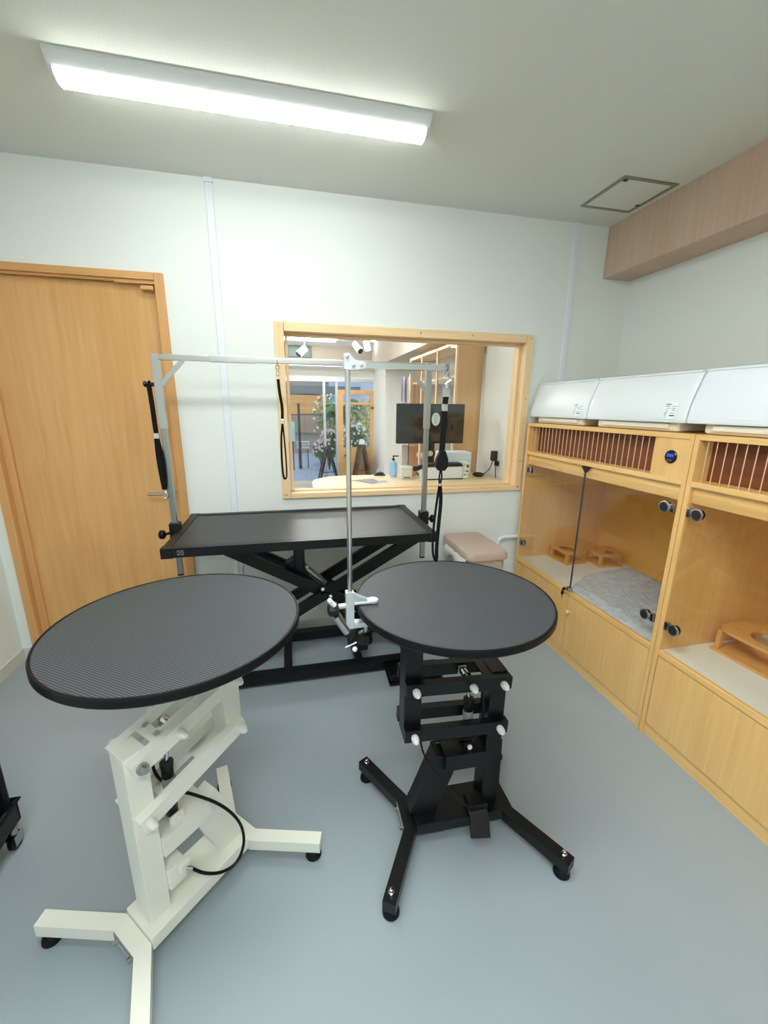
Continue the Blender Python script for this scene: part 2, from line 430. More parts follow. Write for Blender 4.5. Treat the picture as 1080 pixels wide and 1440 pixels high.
MB(oc).box((XC+.07, y(T), 1.172), (XC+.08, y(.967), 1.33)).build('vent_backing', M['cabdark'], cab)
MB(oc).box((XC+.004, y(.985), 1.172), (XC+.022, y(CY-T), 1.33), .0015).build('display_panel', M['cabz'], cab)
MB(oc).box((XC+.02, y(.967), 1.172), (XB-.013, y(.985), 1.33)).build('vent_partition', M['cabz'], cab)
n = 27
for i in range(n):
    yy = y(.048 + (.945-.048)*i/(n-1))
    MB(oc).cyl((XC+.012, yy, 1.172), (XC+.012, yy, 1.33), .0019, n=8).build('vent_bar', mat('pale_rod', srgb(214, 178, 140), 0.4) if i == 0 else bpy.data.materials['pale_rod'], cab)
# round display
dm = MB(oc).lathe((XC+.004, -1.117, 1.255), [(.027, 0), (.027, .004), (.024, .007), (0, .007)], 32, '-x').build('display', mat('display_black', srgb(12, 12, 16), 0.15), cab)
EB = mat('display_blue', (0.01, 0.01, 0.1, 1), 0.3, emit=(0.05, 0.08, 1, 1), es=1.6)
dg = MB(oc); x = XC - .0034
def seg7(cy, cz, ch, w_=.0048, h_=.010):
    # seven-segment digit on the cabinet face, read from the room (left = +y)
    on = {'0': 'abcdef', '2': 'abged', '6': 'afgedc', '8': 'abcdefg', '5': 'afgcd'}[ch]
    L_, R_ = cy + w_/2, cy - w_/2; t_ = .0007
    S = {'a': ((L_, cz+h_/2), (R_, cz+h_/2)), 'g': ((L_, cz), (R_, cz)), 'd': ((L_, cz-h_/2), (R_, cz-h_/2)),
         'f': ((L_, cz+h_/2), (L_, cz)), 'e': ((L_, cz), (L_, cz-h_/2)), 'b': ((R_, cz+h_/2), (R_, cz)), 'c': ((R_, cz), (R_, cz-h_/2))}
    for s_ in on:
        (a0, b0), (a1, b1) = S[s_]
        dg.box((x, min(a0, a1)-t_, min(b0, b1)-t_), (x+.0006, max(a0, a1)+t_, max(b0, b1)+t_))
for q, ch in enumerate('2028'): seg7(-1.117+.0115-.0077*q, 1.2605, ch)
dg.build('digits', EB, dm)
rg = MB(oc)
for q in (-1, 1):
    cc = V((x, -1.117+.001+q*.0065, 1.2405)); rg.tube([cc + V((0, .0035*math.cos(a*PI/8), .0035*math.sin(a*PI/8))) for a in range(16)], .0005, 5, closed=True)
rg.build('touch_ring', M['grey'], dm)
# pen floor, sill, lower doors, plinth
MB(oc).box((XC+.012, y(T), .418), (XB-.012, y(CY-T), .432), .001).build('floor_board', M['marble'], cab)
MB(oc).box((XC, y(T), .408), (XC+.02, y(CY-T), .434), .002).build('sill', M['caby'], cab)
MB(oc).box((XC+.01, y(T), 0), (XC+.028, y(CY-T), .06)).build('plinth', M['caby'], cab)
for a, b_, kn in ((T+.003, .5795, None), (.5825, CY-T-.003, .607)):
    dd = MB(oc).box((XC+.003, y(a), .063), (XC+.021, y(b_), .404), .0015).build('lower_door', M['cabz'], cab)
    if kn:
        MB(oc).lathe((XC+.003, y(kn), .315), [(.005, 0), (.005, .008), (.010, .012), (.012, .018), (.009, .024), (0, .026)], 20, '-x').build('knob', mat('knob_wood', srgb(236, 206, 140), 0.4), dd)
# glass doors with patch hinges
for a, b_, hy, s in ((T+.004, .5795, T+.006, 1), (.5825, CY-T-.004, CY-T-.006, -1)):
    gd = MB(oc).box((XC+.004, y(a), .438), (XC+.009, y(b_), 1.12)).build('glass_door', M['cabglass'], cab)
    ed = MB(oc); e_ = b_ if s == 1 else a
    ed.box((XC+.003, y(e_-.0016), .438), (XC+.010, y(e_+.0016), 1.12)); ed.build('seal_strip', M['greyd'], gd)
    for z in (.555, 1.05):
        hg = MB(oc)
        yc = y(hy + s*.045)
        hg.box((XC-.004, y(hy), z-.018), (XC+.014, y(hy+s*.018), z+.018), .002)
        hg.box((XC-.003, y(hy+s*.014), z-.014), (XC+.013, y(hy+s*.03), z+.014), .002)
        hg.lathe((XC-.001, yc, z), [(.024, 0), (.024, .006), (.021, .0075), (0, .0075)], 24, '-x')
        hg.lathe((XC+.014, yc, z), [(.021, 0), (.021, .004), (0, .004)], 24, '-x')
        h_ = hg.build('hinge', M['chrome'], gd)
        MB(oc).lathe((XC-.0085, yc, z), [(.019, 0), (.019, .0012), (0, .0012)], 24, '-x').build('hinge_cap', M['darkchrome'], h_)
MB(oc).prism([(y(.55), 1.145), (y(.612), 1.145), (y(.581), 1.112)], XC+.002, XC+.016, 'x').build('door_catch', M['blackp'], cab)
lk = MB(oc); lk.box((XC-.008, y(.60), .437), (XC+.012, y(.565), .455), .002); lk.lathe((XC-.008, y(.59), .447), [(.009, 0), (.009, .01), (0, .011)], 16, '-x')
lk = lk.build('lock', M['chrome'], cab)
ky = MB(oc); ky.box((XC-.038, y(.575), .436), (XC-.018, y(.571), .454), .0015); ky.tube([(XC-.018, y(.585), .447), (XC-.03, y(.578), .445)], .0025, 6)
ky.box((XC-.034, y(.563), .405), (XC-.016, y(.559), .428), .003); ky.box((XC-.027, y(.5625), .385), (XC-.023, y(.5605), .406))
ky.build('key', M['blackp'], lk)
cab2 = copy_tree(cab); cab2.location = (XC, Y0-CY-.003, 0)
cab2['label'] = 'pale wood glass-door pet cabinet nearer the camera, cut off by the right edge'

# bowl stands and the fur mat inside the cabinets
def circ(n, rx, ry, cx=0, cy=0): return [(cx+rx*math.cos(2*PI*i/n), cy+ry*math.sin(2*PI*i/n)) for i in range(n)]
def rectish(n, hx, hy, p=6):
    out = []
    for i in range(n):
        a = 2*PI*i/n; c, s = math.cos(a), math.sin(a)
        out.append((hx*math.copysign(abs(c)**(2/p), c), hy*math.copysign(abs(s)**(2/p), s)))
    return out
def bowl_stand(label, loc, rz, hx=.085, hy=.095, h=.085, big=False, R_=.06):
    t = thing('bowl_stand', label, 'pet bowl stand', loc, rz, 'wooden bowl stands')
    n = 40
    MB().disc_hole(rectish(n, hx, hy, 4 if big else 10), circ(n, R_, R_), h-.012, h).build('top_board', M['stand'], t)
    MB().box((-hx, -hy, 0), (hx, hy, .012), .003).build('base_board', M['stand'], t)
    for sx in (-1, 1):
        for sy in (-1, 1):
            cx, cy = sx*(hx-.02), sy*(hy-.02)
            MB().box((cx-.009, cy-.009, .012), (cx+.009, cy+.009, h-.012), .002).build('post', M['stand'], t)
    return t
bowl_stand('small wooden bowl stand in the far cabinet, the one nearest the window wall', (1.555, -.178, .432), .05)
bowl_stand('small wooden bowl stand in the far cabinet, the one beside the grey fur mat', (1.76, -.275, .432), -.12, .085, .09)
bowl_stand('wide wooden bowl stand with curved top in the cabinet nearer the camera', (1.60, -1.42, .432), .06, .12, .165, .11, True, .085)
def fur_mat():
    nx, ny = 60, 74; x0, x1, y0_, y1 = 1.262, 1.86, -.60, -1.175
    P = []; F = []
    rnd = random.Random(3)
    def edge(u): return .012*math.sin(9*u) + .008*math.sin(23*u)
    for j in range(ny+1):
        for i in range(nx+1):
            u, v_ = i/nx, j/ny
            X = x0+(x1-x0)*u; Y = y0_ + (y1-y0_)*v_
            if v_ < .2: X += (.2-v_)*.0
            Y += (1-v_)*(.20*min(1, u*2.2) - .02 + edge(u)*1.0)
            m_ = min(u, 1-u, v_, 1-v_)
            zz = .4335 + min(1, m_*12)*.016 + (rnd.random()*.010 + .003*math.sin(17*u+31*v_)*math.sin(23*u-13*v_) if m_ > 0 else 0)
            P.append((X, Y, zz))
    for j in range(ny):
        for i in range(nx):
            a = j*(nx+1)+i; F.append((a, a+1, a+nx+2, a+nx+1))
    mb = MB(); mb.mesh(P, F)
    b0 = [i for i in range(nx+1)]
    m = mat('grey_fur', srgb(196, 206, 218), 0.95, var=0.24, varscale=30, bump=(160, 0.8, 0.006))
    return mb.build('fur_mat', m, None, sharp=180)
tag(fur_mat(), 'grey long-pile fur mat on the floor of the far glass-door cabinet', 'pet mat')

# three white box units lying on the cabinets
def ac_unit(yl, wd, label, sticker=True):
    z0 = 1.352
    t = thing('air_conditioner', label, 'air conditioner', (1.5, yl-wd/2, z0), 0, 'white air conditioners on the cabinets')
    o = (1.5, yl-wd/2, z0)
    def prof(ins=0.0):
        return [(1.262+ins, z0+.038), (1.258+ins, z0+.05), (1.266+ins, z0+.10), (1.282+ins, z0+.155), (1.302+ins, z0+.212), (1.308+ins, z0+.228), (1.318, z0+.236), (1.50, z0+.240), (1.55, z0+.236), (1.55, z0+.038)]
    # body, rounded ends by two inset slices
    m_ = MB(o)
    P = []; nP = len(prof()); ys = [yl-.002, yl-.008, yl-.02, yl-wd+.02, yl-wd+.008, yl-wd+.002]; ins = [.012, .004, 0, 0, .004, .012]
    for yy, k in zip(ys, ins):
        for (px, pz) in prof():
            P.append((px+k*.5*(1 if px < 1.35 else 0), yy, pz - (k*.25 if pz > z0+.2 else 0)))
    F = []
    for i in range(len(ys)-1):
        for j in range(nP):
            l = (j+1) % nP; F.append((i*nP+j, i*nP+l, (i+1)*nP+l, (i+1)*nP+j))
    F += [tuple(range(nP)), tuple((len(ys)-1)*nP+j for j in range(nP-1, -1, -1))]
    m_.mesh(P, F); m_.build('front_cover', M['whitep'], t)
    MB(o).box((1.285, yl-.06, z0), (1.54, yl-wd+.045, z0+.04), .012, seg=3).build('base_tray', M['whitep2'], t)
    MB(o).box((1.275, yl-.10, z0+.012), (1.29, yl-wd+.085, z0+.034), .004).build('louver', M['whitep2'], t)
    MB(o).box((1.2578, yl-wd*.30, z0+.056), (1.262, yl-wd*.46, z0+.0575), .0005).build('brand_line', M['raceway'], t)
    MB(o).box((1.311, yl-.006, z0+.234), (1.335, yl-wd+.006, z0+.2435), .003).build('top_lip', M['whitep'], t)
    sl = (1.282-1.266)/.055
    if sticker:
        rot = Ry(math.atan(sl)); zc = z0+.085; yc = yl-wd+.075
        st = MB(o); st.box((1.2614, yc-.032, zc-.034), (1.2625, yc+.032, zc+.034), 0, rot=Ry(.195), piv=(1.2622, yc, zc))
        st = st.build('spec_sticker', mat('sticker_white', srgb(232, 238, 240), 0.5) if 'sticker_white' not in bpy.data.materials else bpy.data.materials['sticker_white'], t)
        pr = MB(o)
        rows = [(.026, .028, .004, .006), (.018, .028, .006, .003), (.010, .020, .002, .002), (.004, .026, .012, .002), (-.003, .024, .010, .002), (-.010, .026, .012, .004), (-.010, -.002, -.026, .0025), (.018, -.004, -.028, .002), (.010, -.002, -.022, .003), (.002, -.006, -.024, .003), (-.018, .026, .014, .003), (-.026, .024, .010, .002)]
        for (dz, a, b_, hh) in rows: pr.box((1.2610, yc+b_, zc+dz-hh/2), (1.2615, yc+a, zc+dz+hh/2), 0, rot=Ry(.195), piv=(1.2622, yc, zc))
        pr.build('fine_print', M['grey'], st)
        MB(o).box((1.2608, yc-.026, zc-.022), (1.2614, yc-.002, zc-.0175), 0, rot=Ry(.195), piv=(1.2622, yc, zc)).build('code_bar', M['greyd'], st)
    return t
ac_unit(-.02, .535, 'white air conditioner on the cabinet top, nearest the window wall')
ac_unit(-.558, .575, 'white air conditioner on the cabinet top, the middle one of three')
ac_unit(-1.137, .575, 'white air conditioner on the cabinet top, cut off by the right edge of the photo')

# white drain hose between wall and cabinet
hz = MB(); hz.tube([(1.105, -.024, .02), (1.105, -.024, .50), (1.108, -.024, .55), (1.128, -.024, .568), (1.16, -.024, .571), (1.30, -.024, .571)], .013, 12, smooth=2)
tag(hz.build('drain_hose', M['whitep']), 'white plastic drain hose bending from the back wall into the cabinet side', 'hose')

# bin by the back wall
t = thing('trash_bin', 'beige lidded plastic trash bin against the wall under the window', 'trash bin', (.815, -.25, 0), .0)
ob_ = (.815, -.25, 0)
bn = MB(ob_)
def ring(hx, hy, z, n=40, p=9): return [(.815+a, -.25+b_, z) for a, b_ in rectish(n, hx, hy, p)]
Ls = [ring(.095, .165, 0), ring(.10, .17, .02), ring(.122, .195, .58), ring(.122, .195, .6)]
P = [q for l in Ls for q in l]; n = 40
bn.mesh(P, [(i*n+j, i*n+(j+1) % n, (i+1)*n+(j+1) % n, (i+1)*n+j) for i in range(3) for j in range(n)] + [tuple(range(n-1, -1, -1)), tuple(3*n+j for j in range(n))])
bn.build('bin_body', M['bin'], t)
ld = MB(ob_)
Ls = [ring(.134, .212, .585, n, 8), ring(.136, .214, .592, n, 8), ring(.135, .213, .615, n, 8), ring(.128, .206, .628, n, 8), ring(.118, .196, .632, n, 8), ring(.112, .19, .630, n, 8)]
P = [q for l in Ls for q in l]
ld.mesh(P, [(i*n+j, i*n+(j+1) % n, (i+1)*n+(j+1) % n, (i+1)*n+j) for i in range(len(Ls)-1) for j in range(n)] + [tuple(range(n-1, -1, -1)), tuple((len(Ls)-1)*n+j for j in range(n))])
ld.build('bin_lid', M['bin'], t)
bg = MB(ob_); rn = random.Random(4); P = []; F = []
for i in range(15):
    yy = -.44+.30*i/14
    for j, (dx, zz) in enumerate(((0, .592), (-.016, .575), (-.02, .545), (-.008, .52-.03*math.sin(i*.5)))):
        P.append((.683+dx+rn.uniform(-.004, .004), yy, zz+rn.uniform(-.005, .005)))
for i in range(14):
    for j in range(3): F.append((i*4+j, i*4+j+1, (i+1)*4+j+1, (i+1)*4+j))
bg.mesh(P, F); bg.build('bin_liner', M['bag'], t, sharp=180)

# ------------------------------------------------------------------ black electric scissor-lift table
t = thing('grooming_table', 'long rectangular black scissor-lift grooming table with a steel overhead bar frame', 'grooming table', (-.2125, -.37, 0))
og = (-.2125, -.37, 0)
TX0, TX1, TY0, TY1, TZ = -.835, .410, -.675, -.062, .842
fr = MB(og); k = .036
fr.prism([(TX0, TZ-.042), (TX1, TZ-.042), (TX1, TZ), (TX0, TZ)], TY0, TY0+k, 'y').prism([(TX0, TZ-.042), (TX1, TZ-.042), (TX1, TZ), (TX0, TZ)], TY1-k, TY1, 'y')
fr.box((TX0, TY0+k, TZ-.042), (TX0+k, TY1-k, TZ)); fr.box((TX1-k, TY0+k, TZ-.042), (TX1, TY1-k, TZ))
fr.build('edge_frame', M['blackm'], t)
ln = MB(og); z_ = TZ-.0035
ln.box((TX0+k, TY0+k, TZ-.035), (TX1-k, TY1-k, z_), .002); ln.build('tabletop_mat', M['blackmat'], t)
ct = MB(og)
for (a, b_) in (((TX0, TY0), (1, 1)), ((TX1, TY0), (-1, 1)), ((TX0, TY1), (1, -1)), ((TX1, TY1), (-1, -1))):
    ct.prism([(a[0]-.003*b_[0], a[1]-.003*b_[1]), (a[0]+.045*b_[0], a[1]-.003*b_[1]), (a[0]+.045*b_[0], a[1]), (a[0], a[1]+.045*b_[1]), (a[0]-.003*b_[0], a[1]+.045*b_[1])], TZ-.044, TZ+.0015, 'z')
ct.build('corner_cap', M['blackp'], t)
mk = MB(og)
for i, (dx, dz, w_) in enumerate(((0, .008, .010), (.014, .008, .012), (0, 0, .006), (.010, 0, .008), (.022, 0, .006), (0, -.008, .012), (.016, -.008, .010))):
    mk.box((-.772+dx, TY0-.0008, TZ-.02+dz-.0015), (-.772+dx+w_, TY0, TZ-.02+dz+.0015))
mk.build('maker_mark', M['grey'], t)
sb = MB(og)
for yy in (-.455, -.205): sb.box((-.72, yy-.02, TZ-.085), (.395, yy+.02, TZ-.042), .002)
for xx in (-.70, .36): sb.box((xx-.02, -.455, TZ-.08), (xx+.02, -.205, TZ-.044))
sb.build('subframe', M['blackm'], t)
AX, AZ = -.13, .455; hx, hz_ = .505, .29
for yy, sg in ((-.435, 1), (-.40, -1), (-.225, 1), (-.26, -1)):
    MB(og).bar([(AX-sg*hx, yy, AZ-hz_), (AX+sg*hx, yy, AZ+hz_)], .028, .058, up=(0, 0, 1)).build('scissor_arm', M['blackm'], t)
pv = MB(og)
for sx in (-1, 1):
    for sz in (-1, 1): pv.cyl((AX+sx*hx, -.47, AZ+sz*hz_), (AX+sx*hx, -.19, AZ+sz*hz_), .014)
pv.cyl((AX, -.47, AZ), (AX, -.19, AZ), .02)
pv.build('pivot_shaft', M['blackm'], t)
lg = MB(og)
for xx in (AX-hx, AX+hx):
    for yy in (-.45, -.21): lg.box((xx-.03, yy-.012, .06), (xx+.03, yy+.012, .19), .004)
lg.build('pivot_lug', M['blackm'], t)
bf = MB(og)
for (y0_, y1_) in ((-.54, -.485), (-.15, -.095)): bf.box((-.72, y0_, .018), (.37, y1_, .072), .003)
bf.build('base_rail', M['blackm'], t)
bf = MB(og)
for xx in (-.70, -.34, .05, .345): bf.box((xx-.022, -.485, .022), (xx+.022, -.15, .064), .002)
bf.build('base_crossbar', M['blackm'], t)
ft = MB(og)
for xx in (-.69, .34):
    for yy in (-.51, -.125): ft.lathe((xx, yy, 0), [(.026, 0), (.026, .012), (.01, .014), (.01, .02)], 20)
ft.build('foot', M['blackr'], t)
# electric actuator, motor and its bolts between the arms
ac = MB(og); ac.bar([(-.30, -.33, .56), (-.235, -.33, .60)], .07, .12); ac.box((-.285, -.37, .545), (-.225, -.30, .70), .012); ac.build('motor', M['blackp'], t)
ac = MB(og); ac.cyl((-.235, -.33, .585), (-.12, -.33, .47), .022); ac.build('actuator_rod', M['steel'], t)
ac = MB(og); ac.box((.02, -.50, .12), (.10, -.37, .30), .01); ac.cyl((-.12, -.345, .47), (.06, -.43, .22), .03); ac.build('actuator_body', M['blackm'], t)
for p in ((-.215, -.385, .60), (-.14, -.47, .50), (-.10, -.47, .455)): MB(og).ball(p, .011).build('bolt', M['alu'], t)
# overhead bar
PY = -.35; PXL, PXR, PT = -.852, .445, 1.648
for px, s in ((PXL, -1), (PXR, 1)):
    ps = MB(og); ps.box((px-.0125, PY-.0125, .60), (px+.0125, PY+.0125, 1.40), .002); ps.build('lower_post', mat('post_steel_dull', (.34, .35, .35, 1), .34, 1) if s < 0 else bpy.data.materials['post_steel_dull'], t)
    ps = MB(og); ps.box((px-.0155, PY-.0155, 1.33), (px+.0155, PY+.0155, PT+.014), .002); ps.build('upper_post', M['steel'], t)
    ps = MB(og); ps.bar([(px-s*.012, PY, PT-.12), (px-s*.115, PY, PT-.008)], .018, .018); ps.build('corner_brace', M['steel'], t)
    cl = MB(og); cl.box((px-.024, PY-.028, TZ-.045), (px+.024, PY+.028, TZ+.03), .004); cl.box((min(px, px-s*.06), PY-.024, TZ-.06), (max(px, px-s*.06), PY+.024, TZ-.044), .003)
    cl.build('post_clamp', M['blackm'], t)
    kb = MB(og); kx = px + s*.024; yk = PY-.06 if s < 0 else PY-.02
    kb.cyl((px, PY-.02, TZ-.01), (kx+s*.01, yk, TZ-.012), .006)
    kb.lathe((kx+s*.008, yk, TZ-.012), [(.012, 0), (.021, .006), (.023, .014), (.021, .024), (.012, .03), (0, .03)], 10, 'x' if s > 0 else '-x')
    kb.build('clamp_knob', M['blackr'], t)
    MB(og).box((px-.013, PY-.013, .592), (px+.013, PY+.013, .602), .002).build('post_plug', M['blackp'], t)
cb = MB(og); cb.box((PXL+.0155, PY-.0125, PT-.012), (PXR-.0155, PY+.0125, PT+.013), .002); cb.build('crossbar', M['steel'], t)
cb = MB(og); cb.box((-.62, PY-.0145, PT-.0145), (-.42, PY+.0145, PT+.0155), .002); cb.build('crossbar_sleeve', M['steel'], t)
hk = MB(og); hk.cyl((PXL-.014, PY-.012, 1.528), (PXL-.048, PY-.012, 1.530), .009); hk.lathe((PXL-.046, PY-.012, 1.530), [(.013, 0), (.015, .006), (.010, .012), (0, .013)], 14, '-x')
hk.build('side_hook', M['blackp'], t)

# grooming nooses
def strap(mb, path, w=.014, th=.003, up=(0, 1, 0), smooth=2): mb.bar(path, w, th, up, smooth=smooth)
def snap(mb, x, yv, z, h=.045):
    mb.tube([(x+.009*math.cos(a*PI/6), yv, z-.009+.009*math.sin(a*PI/6)) for a in range(12)], .0022, 6, closed=True)
    mb.cyl((x, yv, z-.016), (x, yv, z-.028), .005)
    mb.tube([(x+.008*math.cos(a*PI/6), yv, z-.036+.012*math.sin(a*PI/6)) for a in range(12)], .002, 6, closed=True)
    return z-.046
# on the crossbar
xn, yn = -.318, PY-.004
t = thing('grooming_noose', 'black noose hanging from the overhead bar in front of the window frame', 'noose', (xn, yn, PT-.012), group='grooming nooses')
oN = (xn, yn, PT-.012)
s_ = MB(oN); s_.tube([(xn, yn+.020*math.sin(a*PI/8)+.004, PT+.002+.022*math.cos(a*PI/8)) for a in range(16)], .0022, 6, closed=True)
snap(s_, xn, yn, PT-.02); s_.build('snap_hook', M['chrome'], t)
s_ = MB(oN); strap(s_, [(xn, yn, 1.565), (xn+.004, yn, 1.50), (xn+.014, yn, 1.43), (xn+.010, yn, 1.37)]); s_.build('strap', M['strap'], t)
s_ = MB(oN); s_.box((xn+.000, yn-.006, 1.352), (xn+.020, yn+.006, 1.378), .003); s_.build('slider', M['chrome'], t)
s_ = MB(oN); strap(s_, [(xn+.010, yn, 1.355), (xn+.000, yn-.004, 1.28), (xn-.002, yn-.004, 1.15), (xn+.002, yn-.004, 1.085), (xn+.012, yn, 1.075), (xn+.020, yn+.004, 1.09), (xn+.019, yn+.004, 1.2), (xn+.012, yn, 1.355)], .010, .003); s_.build('loop', M['strap'], t)
# on the left post
xn, yn = PXL-.034, PY-.016
t = thing('grooming_noose', 'black noose hanging from the hook on the left steel post, by the door', 'noose', (xn, yn, 1.53), group='grooming nooses')
oN = (xn, yn, 1.53)
s_ = MB(oN); s_.tube([(xn, yn+.013*math.cos(a*PI/8)+.004, 1.530+.013*math.sin(a*PI/8)) for a in range(16)], .004, 6, closed=True)
strap(s_, [(xn, yn-.006, 1.52), (xn+.004, yn-.008, 1.44), (xn+.006, yn-.008, 1.30)], .02, .006); s_.build('strap', M['strap'], t)
s_ = MB(oN); s_.box((xn-.006, yn-.014, 1.285), (xn+.018, yn-.002, 1.312), .003); s_.build('slider', M['chrome'], t)
s_ = MB(oN); strap(s_, [(xn+.006, yn-.008, 1.29), (xn+.004, yn-.010, 1.2), (xn+.010, yn-.010, 1.09), (xn+.014, yn-.010, 1.045)], .022, .007)
strap(s_, [(xn+.010, yn-.006, 1.29), (xn+.024, yn-.006, 1.18), (xn+.020, yn-.008, 1.06), (xn+.014, yn-.010, 1.045)], .012, .004); s_.build('loop', M['strap'], t)
s_ = MB(oN); s_.tube([(xn+.014+.011*math.cos(a*PI/8), yn-.010, 1.018+.016*math.sin(a*PI/8)) for a in range(16)], .003, 6, closed=True); s_.build('end_ring', M['chrome'], t)

# foot switch and power cord on the floor by the table
t = thing('foot_switch', 'black two-tread foot switch on the floor in front of the long black table', 'foot pedal', (.335, -.612, 0), -.04)
MB().box((-.15, -.065, 0), (.15, .065, .016), .004).build('base_plate', M['blackp'], t)
for sx in (-1, 1):
    p_ = MB(); p_.box((sx*.08-.062, -.06, .016), (sx*.08+.062, .06, .058), .012, seg=3); p_.build('tread', M['blackr'], t)
    p_ = MB()
    for q in range(4): p_.box((sx*.08-.05, -.05+q*.028, .057), (sx*.08+.05, -.042+q*.028, .0605), .001)
    p_.build('tread_rib', M['blackp'], t)
cc = MB(); pts = []
for i in range(64):
    a = i*2*PI/20; pts.append((.66+(.085+.006*math.sin(i))*math.cos(a), -.56+(.075)*math.sin(a), .012+.0045*(i/8)))
pts += [(.64, -.46, .03), (.59, -.38, .012), (.56, -.2, .011), (.54, -.03, .011)]
cc.tube(pts, .010, 8); tag(cc.build('power_cord', M['blackr']), 'coiled thick black power cord on the floor behind the round black table', 'cord')

# ------------------------------------------------------------------ round hydraulic tables (local x runs from the fixed post to the lifting post)
def round_table(label, loc, rz, m, dz, ztop, tc, R_, full_web, pin, feet_bolts, group):
    t = thing('round_table', label, 'grooming table', loc, rz, group)
    fx = -.112; fz0, fz1 = .433, .598; L_ = .2863; ext = .020 if full_web else .030
    dx = math.sqrt(L_*L_ - dz*dz); px = fx + dx
    MB().box((-.156, -.064, .048), (.156, .064, .090), .003).build('base_beam', m, t)
    for sx in (-1, 1):
        for sy in (-1, 1):
            lg = MB(); x0 = sx*.177
            lg.bar([(x0, -sy*.0, .056), (x0, sy*.056, .056), (sx*.291, sy*.252, .056)], .040, .038)
            lg = lg.build('leg', m, t)
            fp = V((sx*.279, sy*.229, 0))
            f_ = MB(); f_.lathe(fp, [(.023, 0), (.026, .004), (.025, .014), (.018, .024), (.011, .028), (.011, .038)], 24); f_.build('foot', M['blackr'], lg)
            if feet_bolts:
                f_ = MB(); f_.lathe(fp + V((0, 0, .075)), [(.009, 0), (.009, .006), (.006, .008), (.006, .016), (0, .019)], 12); f_.build('foot_bolt', M['chrome'], lg)
        bp = MB()
        for sy in (-1, 1): bp.cyl((sx*.197, sy*.034, .056), (sx*.207, sy*.034, .056), .006, n=6)
        bp.box((sx*.197, -.05, .052), (sx*.199, .05, .072)); bp.build('joint_bolt', M['steel'], t)
    # fixed post with a notched top
    MB().box((fx-.028, -.034, .090), (fx+.028, .034, fz1+.026), .003).build('fixed_post', m, t)
    MB().box((px-.028, -.034, fz0+dz-.03), (px+.028, .034, ztop-.0225), .003).build('lifting_post', m, t)
    for zz, nm in ((fz0, 'lower_arm'), (fz1, 'upper_arm')):
        for sy in (-1, 1):
            d_ = V((dx, 0, dz)).normalized()
            a = V((fx, sy*.047, zz)) - d_*ext; b_ = V((px, sy*.047, zz+dz)) + d_*ext
            MB().bar([a, b_], .026, .042).build(nm, m, t)
        w_ = MB(); ang = math.atan2(dz, dx)
        up = V((-dz, 0, dx)).normalized(); off = .018 if zz == fz1 else -.018
        if full_web: segs = ((.045, .075), (.20, .262)) if zz == fz1 else ((.05, .085), (.165, .26))
        else: segs = ((.02, .06),) if zz == fz1 else ()
        for (s0, s1) in segs:
            c0 = V((fx, 0, zz)) + d_*s0 + up*off; c1 = V((fx, 0, zz)) + d_*s1 + up*off
            w_.bar([c0, c1], .070, .006)
        if full_web:
            for sy in (-1, 1):
                c0 = V((fx, sy*.027, zz)) + d_*.06 + up*off; c1 = V((fx, sy*.027, zz)) + d_*.22 + up*off
                w_.bar([c0, c1], .018, .006)
        if segs: w_.build('arm_web', m, t)
    # pivots with plastic caps
    for (qx, qz) in ((fx, fz0), (fx, fz1), (px, fz0+dz), (px, fz1+dz), (fx+dx*.36, fz1+dz*.36)):
        for sy in (-1, 1):
            bare = full_web and sy < 0 and qx == fx and qz == fz1
            c_ = MB()
            if bare:
                c_.cyl((qx, sy*.060, qz), (qx, sy*.070, qz), .014); c_.cyl((qx, sy*.070, qz), (qx, sy*.079, qz), .009, n=6); c_.build('pivot_nut', M['steel'], t)
            else:
                c_.lathe((qx, sy*.060, qz), [(.0105, 0), (.0120, .006), (.0115, .018), (.006, .027), (0, .029)], 16, 'y' if sy > 0 else '-y'); c_.build('pivot_cap', pin, t)
    # bracket between post and base
    br = MB(); br.bar([(fx+.028, 0, .300), (.058, 0, .300)], .088, .058, up=(0, 0, 1))
    br.build('bracket', m, t)
    br = MB(); br.bar([(.047, 0, .312), (.130, 0, .088)], .088, .058, up=(0, 1, 0))
    # diagonal strut (width across y)
    br.build('strut', m, t)
    # hydraulic cylinder
    gx, gz = fx+dx*.36, fz1+dz*.36
    g = MB(); g.cyl((-.03, 0, .342), (-.027, 0, .50), .0155); g.cyl((-.027, 0, .50), (-.0265, 0, .51), .0175); g = g.build('cylinder', M['blackp'], t)
    q_ = MB(); q_.cyl((-.0265, 0, .51), (gx, 0, gz-.008), .006); q_.build('piston_rod', M['chrome'], g)
    q_ = MB(); q_.box((-.0135, -.010, .435), (-.0128, .010, .462)); q_.cyl((-.0285, 0, .43), (-.028, 0, .465), .0158); q_.build('cylinder_label', M['grey'], g)
    q_ = MB(); q_.cyl((gx, -.034, gz), (gx, .034, gz), .008); q_.lathe((gx, -.012, gz), [(.016, 0), (.016, .024)], 16, 'y'); q_.box((gx-.012, -.03, gz-.012), (gx+.018, -.018, gz+.016), .003)
    q_.build('top_clevis', M['chrome'], t)
    q_ = MB()
    for sy in (-1, 1): q_.box((-.05, sy*.02-.004, .326), (-.01, sy*.02+.004, .352), .003)
    q_.build('lower_clevis', m, t)
    q_ = MB(); q_.lathe((-.03, -.024, .339), [(.008, 0), (.008, .006), (0, .009)], 12, '-y'); q_.lathe((-.03, .024, .339), [(.008, 0), (.008, .006), (0, .009)], 12, 'y'); q_.build('clevis_pin', pin, t)
